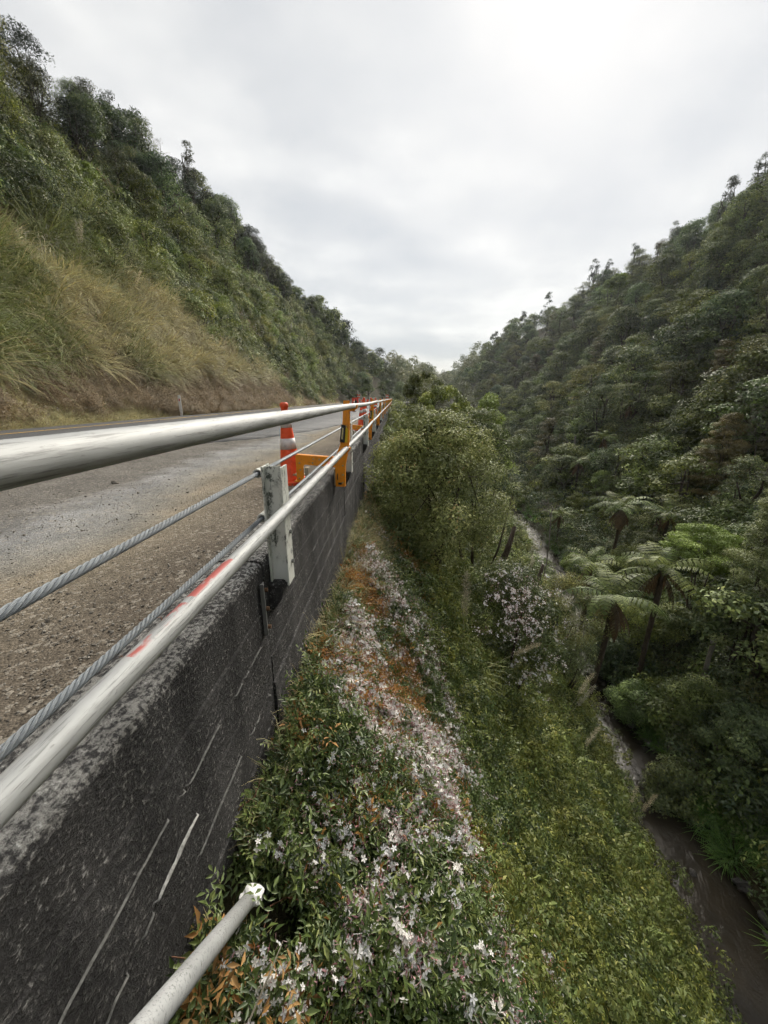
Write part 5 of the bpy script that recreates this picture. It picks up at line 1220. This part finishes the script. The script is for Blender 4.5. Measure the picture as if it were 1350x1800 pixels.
print('left plants', nL); far_stuff('hillside_bush', mass, 'far bush along the road side hill')
# toetoe clumps with plumes
PL = [plume_mesh(np.random.default_rng(500 + k)) for k in range(3)]
def toetoe(loc, s, npl, label, seed, lean=None, blades_n=70, group=None, tilt=0.35):
    r3 = np.random.default_rng(seed); e = empty('plume_grass', loc); tag(e, label, 'grass clump', group)
    if blades_n: link('blades', blades(r3, blades_n, 1.0 * s, 0.016 * s, 1.2, G_GRASS, base=0.12, seg=4, curl=1.4, name='blades'), e)
    for k in range(npl):
        a = r3.uniform(0, 6.28) if lean is None else lean + r3.normal() * 0.15; tl = r3.uniform(0.12, tilt); h = r3.uniform(1.0, 1.45) * s
        dirv = np.array([math.cos(a) * math.sin(tl), math.sin(a) * math.sin(tl), math.cos(tl)]); tip = dirv * h
        st = MB().tube([(0, 0, 0), tuple(tip * 0.5 + [0, 0, 0.02]), tuple(tip)], [0.006 * s, 0.005 * s, 0.004 * s], 5).build('stalk', M_PINE, e)
        link('plume', PL[k % 3], e, loc=tuple(tip), rot=(0, tl, a), scale=s)
    return e
for k, (px, py, n, s) in enumerate([(215, 375, 4, 1.5), (120, 215, 2, 1.2), (240, 330, 3, 1.3), (255, 460, 2, 1.2), (170, 250, 1, 1.1), (510, 590, 4, 1.6), (525, 610, 3, 1.4), (560, 640, 3, 1.4), (620, 660, 4, 1.5), (470, 545, 2, 1.4), (300, 290, 2, 1.3), (650, 672, 4, 1.4), (230, 545, 2, 1.2), (150, 480, 2, 1.2)]):
    p, d = hit(px, py + 12); toetoe((p[0], p[1], p[2]), s, n, 'feathery plumed grass clump on the road cutting', 520 + k, group='plumed grass clumps on the cutting')
# ------------------------------------------------------------------ near bank: jasmine, weeds, dead leaves, flowers
rj = np.random.default_rng(88)
M_VINE = plain('reddish vine stem', (0.16, 0.075, 0.04), 0.7)
def sprig(seed, mat, n_leaf=7, leaflets=5, L=0.030, W=0.36, rad=0.10, vs=(0.15, 0.85)):
    r3 = np.random.default_rng(seed); Vs, Fs, vv, o = [], [], [], 0
    for k in range(n_leaf):
        a = r3.uniform(0, 6.28); el = r3.uniform(-0.3, 0.9); d = np.array([math.cos(a) * math.cos(el), math.sin(a) * math.cos(el), math.sin(el)])
        base = r3.normal(size=3) * rad * 0.45; nrm = unit(np.array([0, 0, 1.0]) + r3.normal(size=3) * 0.35); side = unit(np.cross(d, nrm)); nn = np.cross(side, d); ln = L * 2.6
        P, D = [], []
        m = (leaflets - 1) // 2
        for j in range(m):
            t = (j + 1) / (m + 0.6)
            for s in (-1, 1): P.append(base + d * ln * t - nn * 0.006 * t); D.append(unit(side * s + d * 0.55 + r3.normal(size=3) * 0.12))
        P.append(base + d * ln * 0.98); D.append(d)
        P, D = np.array(P), np.array(D); l = L * r3.uniform(0.75, 1.2, len(P)); l[-1] *= 1.35
        # each leaflet: two halves folded along the midrib
        S = unit(np.cross(D, np.broadcast_to(nn, D.shape))); N2 = np.cross(S, D); w = l * W / 2
        mid = P + D * (l * 0.45)[:, None]; tip = P + D * l[:, None] - N2 * (l * 0.16)[:, None]
        up_ = N2 * (l * 0.10)[:, None]
        V = np.stack([P, mid + S * w[:, None] + up_, tip, mid - S * w[:, None] + up_], 1).reshape(-1, 3)
        b = (np.arange(len(P)) * 4)[:, None]; F = np.concatenate([b + np.array([0, 1, 2]), b + np.array([0, 2, 3])])
        Vs.append(V); Fs.append(F + o); o += len(V); vv.append(np.repeat(np.clip(r3.uniform(*vs) + r3.normal(size=len(P)) * 0.06, 0, 1), 4))
    return np_mesh('sprig', np.concatenate(Vs), np.concatenate(Fs), mat, np.concatenate(vv))
def flower_mesh(r3, s=1.0, tube=True):
    """five-petalled white star on a slim pink tube"""
    V, F, v = [], [], []; 
    for k in range(5):
        a = k * 2 * math.pi / 5 + r3.normal() * 0.08; d = np.array([math.cos(a), math.sin(a), 0.12]); sd = np.array([-math.sin(a), math.cos(a), 0]); l = 0.0165 * s; w = 0.0098 * s; o = len(V)
        V += [np.zeros(3), d * l * 0.55 + sd * w / 2 + [0, 0, 0.0006], d * l * 0.9 + sd * w * 0.25, d * l + [0, 0, -0.0025 * s], d * l * 0.9 - sd * w * 0.25, d * l * 0.55 - sd * w / 2 + [0, 0, 0.0006]]
        F.append((o, o + 1, o + 2, o + 3)); F.append((o, o + 3, o + 4, o + 5)); v += [0.15] + [r3.uniform(0, 0.3)] * 5
    o = len(V); 
    for z, r_ in ((0, 0.0016 * s), (-0.022 * s, 0.0010 * s)):
        for k in range(3): V.append(np.array([math.cos(k * 2.1) * r_, math.sin(k * 2.1) * r_, z]))
    for k in range(3): F.append((o + k, o + (k + 1) % 3, o + 3 + (k + 1) % 3, o + 3 + k))
    v += [0.62] * 6
    return np.array(V), np.array(F), np.array(v)
def bunch(seed, nf, nb, rad):
    r3 = np.random.default_rng(seed); Vs, Fs, vs, o = [], [], [], 0
    for k in range(nf):
        V, F, v = flower_mesh(r3, r3.uniform(0.85, 1.15)); ax = unit(np.array([0, 0, 1.0]) + r3.normal(size=3) * 0.55); R3 = np.array(Vector(ax).to_track_quat('Z', 'Y').to_matrix())
        V = V @ R3.T + r3.normal(size=3) * rad * np.array([1, 1, 0.6]) + ax * 0.02; Vs.append(V); Fs.append(F + o); vs.append(v); o += len(V)
    P = r3.normal(size=(nb, 3)) * rad * np.array([1.1, 1.1, 0.7]); D = unit(np.array([0, 0, 0.8]) + r3.normal(size=(nb, 3)) * 0.8)
    V, F = leaf_quads(P, D, rsph(r3, nb), 0.026 * r3.uniform(0.6, 1.2, nb), 0.0062, 0.1, 0.75); Vs.append(V); Fs.append(F + o); vs.append(np.repeat(np.clip(0.66 + r3.normal(size=nb) * 0.14, 0.48, 1), 4))
    return np_mesh('bunch', np.concatenate(Vs), np.concatenate(Fs), G_FLOWER, np.concatenate(vs))
# where things grow, read off the photograph as places on the bank
def trail(pts):
    return np.array([hit(a, b)[0] for a, b in pts])
def near_trail(X, Y, T, w):
    best = np.full(len(X), 1e9)
    for a, b in zip(T[:-1], T[1:]):
        ab = b[:2] - a[:2]; t = np.clip(((X - a[0]) * ab[0] + (Y - a[1]) * ab[1]) / (ab @ ab + 1e-9), 0, 1)
        best = np.minimum(best, np.hypot(X - a[0] - t * ab[0], Y - a[1] - t * ab[1]))
    return np.exp(-(best / w) ** 2)
T_MAIN = trail([(628, 985), (640, 1080), (660, 1180), (690, 1290), (715, 1400), (745, 1500), (790, 1620), (840, 1790)])
T_LEFT = trail([(575, 1090), (590, 1180), (600, 1290), (640, 1390)]); T_RIGHT = trail([(700, 1000), (745, 1110), (770, 1230), (775, 1330)])
T_LOW = trail([(420, 1700), (520, 1650), (640, 1600), (700, 1560)]); T_LOW2 = trail([(380, 1790), (560, 1790), (760, 1790)])
T_SIDE = trail([(820, 1360), (840, 1410)]); T_SIDE2 = trail([(820, 1250), (860, 1310)]); T_R1 = trail([(1090, 1660), (1140, 1710)]); T_R2 = trail([(905, 1560), (930, 1640)]); T_R3 = trail([(980, 1500), (1030, 1560)])
T_DEAD = trail([(480, 1190), (490, 1290), (520, 1360), (590, 1400), (640, 1440)]); T_STRAW = trail([(642, 880), (632, 930), (618, 990)])
def fl_density(X, Y):
    return np.maximum.reduce([0.95 * near_trail(X, Y, T_MAIN, 0.5) * (1 - 0.55 * sstep(2.5, 5, Y)), 0.6 * near_trail(X, Y, T_LEFT, 0.32), 0.55 * near_trail(X, Y, T_RIGHT, 0.4) , 0.32 * near_trail(X, Y, T_LOW, 0.18), 0.2 * near_trail(X, Y, T_LOW2, 0.3), 0.8 * near_trail(X, Y, T_SIDE, 0.18), 0.6 * near_trail(X, Y, T_SIDE2, 0.15), 0.6 * near_trail(X, Y, T_R1, 0.3), 0.5 * near_trail(X, Y, T_R2, 0.25), 0.4 * near_trail(X, Y, T_R3, 0.2)])
JS = [sprig(600 + k, G_JAS, 7, 7 if k % 2 else 5) for k in range(6)]
def near_pts(n, x0, x1, y0, y1, keep, bias, up=(0.0, 0.2)):
    X, Y, Z, d = ground_pts(x0, x1, y0, y1, n, rj, keep, bias)
    pc = np.hypot(X - pb[0], Y - pb[1]); pm = pc > 0.15; X, Y, Z, d = X[pm], Y[pm], Z[pm], d[pm]
    N = normal_at(X, Y, 0.12); o = rj.uniform(*up, len(X)); P = np.stack([X, Y, Z], -1) + N * o[:, None]; return X, Y, P, N, d
def jas_zone(x, y): return 1.25 + (fbm(x * 0.8 + 3, y * 0.8, 110) - 0.5) * 2.2 - 0.05 * y
X, Y, P, N, d = near_pts(165000, -0.62, 3.2, -1.2, 9, lambda x, y, z, d: (x < jas_zone(x, y)) , 2.2, (0.0, 0.16))
g = fbm(X * 1.7, Y * 1.7, 111); P = P + N * ((g - 0.45) * 0.55)[:, None]
def realize(name, meshes, P, nrm, spin, scl, pick, mat, label, vj=0.12):
    """the same clumps written out as one mesh (quicker to trace where they overlap heavily)"""
    Vs, Fs, vs, o = [], [], [], 0; Z_ = unit(nrm); ref = np.where(np.abs(Z_[:, 2:3]) < 0.95, np.array([[0, 0, 1.0]]), np.array([[1.0, 0, 0]])); A_ = unit(np.cross(ref, Z_)); B_ = np.cross(Z_, A_)
    c, s = np.cos(spin)[:, None], np.sin(spin)[:, None]; Xa, Ya = A_ * c + B_ * s, -A_ * s + B_ * c
    for k, me in enumerate(meshes):
        m = np.nonzero(pick == k)[0]
        if not len(m): continue
        co = np.zeros(len(me.vertices) * 3, np.float32); me.vertices.foreach_get('co', co); co = co.reshape(-1, 3); nf = len(me.polygons); nv = len(me.polygons[0].vertices)
        fi = np.zeros(nf * nv, np.int32); me.polygons.foreach_get('vertices', fi); fi = fi.reshape(nf, nv); va = np.zeros(len(co), np.float32); me.attributes['v'].data.foreach_get('value', va)
        V = P[m][:, None] + scl[m][:, None, None] * (co[None, :, 0:1] * Xa[m][:, None] + co[None, :, 1:2] * Ya[m][:, None] + co[None, :, 2:3] * Z_[m][:, None])
        Vs.append(V.reshape(-1, 3)); Fs.append((fi[None] + (np.arange(len(m)) * len(co))[:, None, None]).reshape(-1, nv) + o); o += V.shape[0] * V.shape[1]
        vs.append(np.clip(va[None] + rj.normal(size=(len(m), 1)) * vj, 0, 1).ravel())
    ob = link(name, np_mesh(name, np.concatenate(Vs), np.concatenate(Fs), mat, np.concatenate(vs))); tag(ob, label, None, None, 'stuff'); return ob
realize('jasmine_leaves', JS, P, N + rj.normal(size=N.shape) * 0.45 + np.array([0, 0, 0.3]), rj.uniform(0, 6.28, len(X)), rj.uniform(0.5, 0.98, len(X)) * (1 + d * 0.08), rj.integers(0, 6, len(X)), G_JAS, 'dark green jasmine vine leaves covering the bank below the wall'); print('jas', len(X))
# weeds and soft grass on the open bank
WD = [bush_proto(640 + k, G_WEED, n=7, r=0.34, nl=34, L=0.11, W=0.4, name=f'weed{k}') for k in range(3)] + [proto(f'weedgrass{k}', blades(np.random.default_rng(650 + k), 60, 0.55, 0.014, 1.25, G_WEED, base=0.22, seg=3, curl=1.4)) for k in range(2)] + [proto('weedz', blades(np.random.default_rng(655), 40, 0.6, 0.012, 1.3, G_GRASS, base=0.22, seg=3, curl=1.5)), bush_proto(656, G_JAS, n=7, r=0.34, nl=40, L=0.09, W=0.36, name='weedzz')]
X, Y, P, N, d = near_pts(190000, -0.3, 9.5, -1, 26, lambda x, y, z, d: (x > jas_zone(x, y) - 0.5) & (x < xs(y) - hw(y) + 0.15), 4.0, (-0.03, 0.05))
p = fbm(X * 0.6, Y * 0.6, 112); ix = np.where(rj.random(len(X)) < np.clip(0.25 + (p - 0.5) * 3.0, 0.1, 0.8), rj.integers(3, 5, len(X)), rj.integers(0, 3, len(X))); ix = np.where((rj.random(len(X)) < 0.16), 5, ix); ix = np.where((fbm(X * 0.9, Y * 0.9, 118) > 0.56) & (rj.random(len(X)) < 0.75), 6, ix)
g = fbm(X * 1.1, Y * 1.1, 113); P = P + N * ((g - 0.5) * 0.25)[:, None]
scatter('bank_weeds', WD, P, rot_to(unit(N * 0.8 + np.array([0, 0, 0.5]) + rj.normal(size=N.shape) * 0.2), rj.uniform(0, 6.28, len(X))), rj.uniform(0.28, 0.62, len(X)) * np.clip(0.30 + d * 0.10, 0.4, 1.7), ix, 'green weeds and grass on the bank falling to the stream'); print('weeds', len(X))
# dead leaves and stems by the wall
DL = [proto(f'deadleaf{k}', sprig(660 + k, G_DEAD, 6, 5, 0.030, 0.34, 0.08)) for k in range(3)]
X, Y, P, N, d = near_pts(60000, -0.62, 2.2, 0, 9, lambda x, y, z, d: rj.random(len(x)) < np.maximum.reduce([1.1 * near_trail(x, y, T_DEAD, 0.30), 0.6 * near_trail(x, y, T_STRAW, 0.25), 0.26 + 0 * x]) * (0.2 + 1.6 * (fbm(x * 4, y * 4, 114) > 0.5)), 2.4, (0.05, 0.24))
scatter('withered_leaves', DL, P, rot_to(unit(N + rj.normal(size=N.shape) * 0.6), rj.uniform(0, 6.28, len(X))), rj.uniform(0.7, 1.3, len(X)), rj.integers(0, 3, len(X)), 'withered orange brown leaves hanging beside the wall')
DT = [proto(f'drystem{k}', blades(np.random.default_rng(670 + k), 26, 0.34, 0.0045, 1.5, G_STRAW, base=0.12, seg=4, curl=1.8, vs=(0.0, 0.6))) for k in range(2)]
X, Y, P, N, d = near_pts(60000, -0.62, 1.4, 0, 10, lambda x, y, z, d: rj.random(len(x)) < np.maximum.reduce([1.0 * near_trail(x, y, T_STRAW, 0.28), 0.30 * np.exp(-((x + 0.58) / 0.06) ** 2), 0.10 * near_trail(x, y, T_DEAD, 0.3)]), 3.0, (0.0, 0.12))
scatter('dry_stems', DT, P, rot_to(unit(N + rj.normal(size=N.shape) * 0.4), rj.uniform(0, 6.28, len(X))), rj.uniform(0.5, 1.2, len(X)) * np.clip(0.25 + 0.3 * Y, 0.35, 1), rj.integers(0, 2, len(X)), 'dry straw stems at the foot of the wall'); print('dry', len(X))
# shrub clumps along the bank farther on
X, Y, Z, d = ground_pts(-0.6, 13, 7, 95, 9000, rj, lambda x, y, z, d: (x < xs(y) - hw(y) - 0.4) & ((x > 2.0) | (y > 9)) & (rj.random(len(x)) < 0.28 + 0.5 * (y > 13)), 18)
u = rj.random(len(X)); N = normal_at(X, Y, 0.4)
scatter('bank_scrub', UG, np.stack([X, Y, Z], -1), rot_to(unit(N * 0.5 + np.array([0, 0, 0.8])), rj.uniform(0, 6.28, len(X))), rj.uniform(0.35, 0.8, len(X)) * (0.5 + d / 30), np.where(u < 0.45, 4, np.where(u < 0.75, 1, np.where(u < 0.9, 2, 3))), 'scrub on the near bank beyond the large shrub')
# jasmine blossom: the clusters seen largest are single objects, the rest is one mass
BN = [bunch(680 + k, 6 + 2 * (k % 3), 14, 0.030) for k in range(4)] + [bunch(690, 1, 16, 0.035), bunch(691, 2, 9, 0.03)]
X, Y, P, N, d = near_pts(170000, -0.6, 4.5, -0.2, 10, lambda x, y, z, d: rj.random(len(x)) < 0.58 * fl_density(x, y) * (0.16 + 2.2 * sstep(0.38, 0.56, fbm(x * 2.4, y * 2.4, 115)) * (0.35 + sstep(0.4, 0.6, fbm(x * 7, y * 7, 116)))), 3.6, (0.10, 0.24))
g = fbm(X * 1.7, Y * 1.7, 111); P = P + N * ((g - 0.45) * 0.55)[:, None]
rot = rot_to(unit(N * 0.6 + np.array([0, -0.15, 0.6]) + rj.normal(size=N.shape) * 0.35), rj.uniform(0, 6.28, len(X))); sc = rj.uniform(0.6, 0.95, len(X)) * (1 + 0.05 * d); ix = np.where(rj.random(len(X)) < 0.5, rj.integers(4, 6, len(X)), rj.integers(0, 4, len(X)))
print('flowers', len(X)); order = np.argsort(d); big, rest = order[:48], order[48:]
O_ = np.array([0.2, 1.2, -1.0]); jv = empty('jasmine_blossom', tuple(O_)); tag(jv, 'white and pink jasmine blossom spread over the bank below the wall', 'blossom')
FL = []
for k in range(4):
    V, F, v = flower_mesh(np.random.default_rng(1400 + k), 1.0); FL.append(np_mesh('flower', V, F, G_FLOWER, v))
BUD = [bunch(1450 + k, 0, 12, 0.032) for k in range(3)]
for i in big:
    for q_ in range(6):
        ax = unit(N[i] * 0.5 + np.array([0, -0.25, 0.7]) + rj.normal(size=3) * 0.45)
        link('flower', FL[q_ % 4], jv, loc=tuple(P[i] - O_ + rj.normal(size=3) * 0.026 + ax * 0.015), rot=Vector(ax).to_track_quat('Z', 'Y').to_euler(), scale=float(rj.uniform(0.65, 0.95)))
o = scatter('flower_buds', [proto(f'bud{k}', m_) for k, m_ in enumerate(BUD)], P[big] - O_, rot[big], sc[big], rj.integers(0, 3, len(big))); o.parent = jv
BP = [proto(f'b{k}_bunch', m_) for k, m_ in enumerate(BN)]
o = scatter('flower_clusters', BP, P[rest] - np.array([0.2, 1.2, -1.0]), rot[rest], sc[rest], ix[rest]); o.parent = jv
# blossom on the draped shrub and along the road cutting
pts = []; 
for (px, py, n, sx, sy, dep) in [(905, 1040, 60, 26, 20, 8.3), (925, 1100, 60, 22, 30, 8.2), (880, 1080, 25, 30, 30, 8.2), (955, 1165, 25, 16, 22, 8.3), (930, 1190, 22, 20, 15, 8.2), (985, 1105, 16, 12, 10, 14.2)]:
    for _ in range(n): pts.append(at(px + rj.normal() * sx, py + rj.normal() * sy, dep + rj.normal() * 0.12))
pts = np.array(pts); scatter('shrub_blossom', BP, pts, rot_to(unit(np.array([-0.1, -0.7, 0.5]) + rj.normal(size=pts.shape) * 0.3), rj.uniform(0, 6.28, len(pts))), rj.uniform(0.8, 1.5, len(pts)), rj.integers(0, 6, len(pts)), 'jasmine blossom on the draped shrub above the stream')
pts, sc2 = [], []
for (px, py, n, sx, sy) in [(90, 455, 60, 30, 14), (245, 480, 80, 30, 22), (150, 470, 40, 30, 14), (420, 560, 60, 16, 16), (430, 600, 40, 14, 18), (300, 520, 30, 25, 15), (475, 640, 30, 12, 10)]:
    for _ in range(n):
        h_, t_ = hit(px + rl.normal() * sx, py + rl.normal() * sy); pts.append(h_ + np.array([0.35, -0.25, 0.55])); sc2.append(rl.uniform(1.6, 3.0))
pts = np.array(pts); scatter('hillside_blossom', BP, pts, rot_to(unit(np.array([0.6, -0.5, 0.5]) + rl.normal(size=pts.shape) * 0.3), rl.uniform(0, 6.28, len(pts))), sc2, rl.integers(0, 6, len(pts)), 'pale jasmine blossom trailing over scrub on the road cutting')
# toetoe on the bank
def bank_plume(px, py, s, n, label, seed, lean, tilt=0.45, bl=70):
    p, d = hit(px, py); toetoe(tuple(p), s, n, label, seed, lean, bl, tilt=tilt)
bank_plume(808, 1195, 1.0, 1, 'single feathery plume grass standing beside the jasmine bank', 571, 1.2, 0.25)
bank_plume(828, 1190, 0.75, 1, 'drooping plume grass beside the single upright plume', 572, 0.1, 1.3, 20)
bank_plume(975, 1290, 1.1, 2, 'blue green plume grass clump hanging above the stream bend', 573, 0.3, 1.0, 120)
bank_plume(1000, 1360, 0.9, 1, 'small plume grass at the water edge by the rapids', 574, 0.2, 0.9)
bank_plume(1085, 1475, 0.9, 2, 'pale plume grass leaning over the lower stream', 575, 0.3, 1.0, 40)
bank_plume(925, 1035, 1.0, 4, 'upright pale plumes beside the far pool', 576, 0.6, 0.5, 60)
ST = []
for k in range(150):
    x_, y_ = float(rj.uniform(-0.5, 1.6)), float(rj.uniform(0.3, 5.0)); a_ = rj.uniform(0, 6.28); pts_ = []
    for q_ in range(9):
        zz_ = float(height(x_, y_)) + 0.10 + 0.10 * float(rj.random()) + 0.05 * math.sin(q_); pts_.append((x_, y_, zz_)); a_ += rj.normal() * 0.45; x_ += math.cos(a_) * 0.07; y_ += math.sin(a_) * 0.07
    ST.append(np_tube(np.array(pts_), 0.0022, 4))
V, F = join(ST); tag(link('vine_stems', np_mesh('vine_stems', V, F, M_VINE)), 'thin reddish brown vine stems running through the jasmine', None, None, 'stuff')
# one dry stalk sticking up in the foreground, and looping green runners
p, d = hit(452, 1790); a = at(438, 1795, 0.86); b = at(497, 1655, 0.95)
o = MB().tube([(0, 0, 0), tuple((b - a) * 0.5 + [0.002, 0, 0.003]), tuple(b - a)], [0.0022, 0.0020, 0.0012], 5).build('dry_stalk', M_PINE, loc=tuple(a)); tag(o, 'thin straw coloured stalk sticking up in the foreground jasmine', 'stalk')
# loose stones on the shoulder
PB = []
n_ = NT('loose stone'); f_ = n_.noise(20, 4, 0.6); rr_ = n_.nd('ShaderNodeObjectInfo').outputs['Random']
M_STONE = n_.done(n_.mix(n_.ramp(rr_, [(0.0, 0.0), (1.0, 1.0)]), (0.085, 0.075, 0.062), (0.27, 0.25, 0.215)), 0.9, 0, 0.2)
for k in range(4):
    import bmesh
    bm = bmesh.new(); bmesh.ops.create_icosphere(bm, subdivisions=1, radius=1.0)
    for v in bm.verts: v.co = Vector((v.co.x * random.uniform(0.7, 1.2), v.co.y * random.uniform(0.6, 1.0), v.co.z * random.uniform(0.4, 0.75)))
    me = bpy.data.meshes.new('stone'); bm.to_mesh(me); bm.free(); me.materials.append(M_STONE); PB.append(proto(f'stone{k}', me))
n = 150000; X = rj.uniform(-5.5, -0.9, n); Y = rj.uniform(-0.6, 14, n); d = np.hypot(X, Y); m = (X < -0.90) & (X > np.array([edge(t) for t in np.linspace(-0.6, 14, 400)])[np.clip(((Y + 0.6) / 14.6 * 399).astype(int), 0, 399)] + 0.1) & inview(X, Y, 0 * X, 40) & (rj.random(n) < np.minimum(1, (1.5 / d) ** 2) * (0.25 + 0.75 * (fbm(X * 1.4, Y * 1.4, 120) > 0.47)))
X, Y = X[m], Y[m]; Z = 0.0 + (fbm(X * 1.3, Y * 1.3, 41) - 0.5) * 0.05 + (fbm(X * 5, Y * 5, 42) - 0.5) * 0.018
sz = 0.0028 * np.exp(np.abs(rj.normal(size=len(X))) * 0.55); scatter('loose_gravel', PB, np.stack([X, Y, Z + sz * 0.3], -1), rj.uniform(-0.5, 6.28, (len(X), 3)) * np.array([0.1, 0.1, 1]), sz, rj.integers(0, 4, len(X)), 'loose stones on the compacted gravel shoulder'); print('stones', len(X))

# ------------------------------------------------------------------ the damp air of the valley
hz = MB().box(-130, 160, -30, 420, -16, 75).build('haze', bpy.data.materials.new('valley air'))
hm = hz.data.materials[0]; hm.use_nodes = True; hm.node_tree.nodes.clear()
ho = hm.node_tree.nodes.new('ShaderNodeOutputMaterial'); hv = hm.node_tree.nodes.new('ShaderNodeVolumePrincipled')
hv.inputs['Color'].default_value = (0.86, 0.91, 0.96, 1); hv.inputs['Density'].default_value = 0.00035; hv.inputs['Anisotropy'].default_value = 0.2
hm.node_tree.links.new(hv.outputs[0], ho.inputs['Volume']); tag(hz, None, None, None, 'stuff')
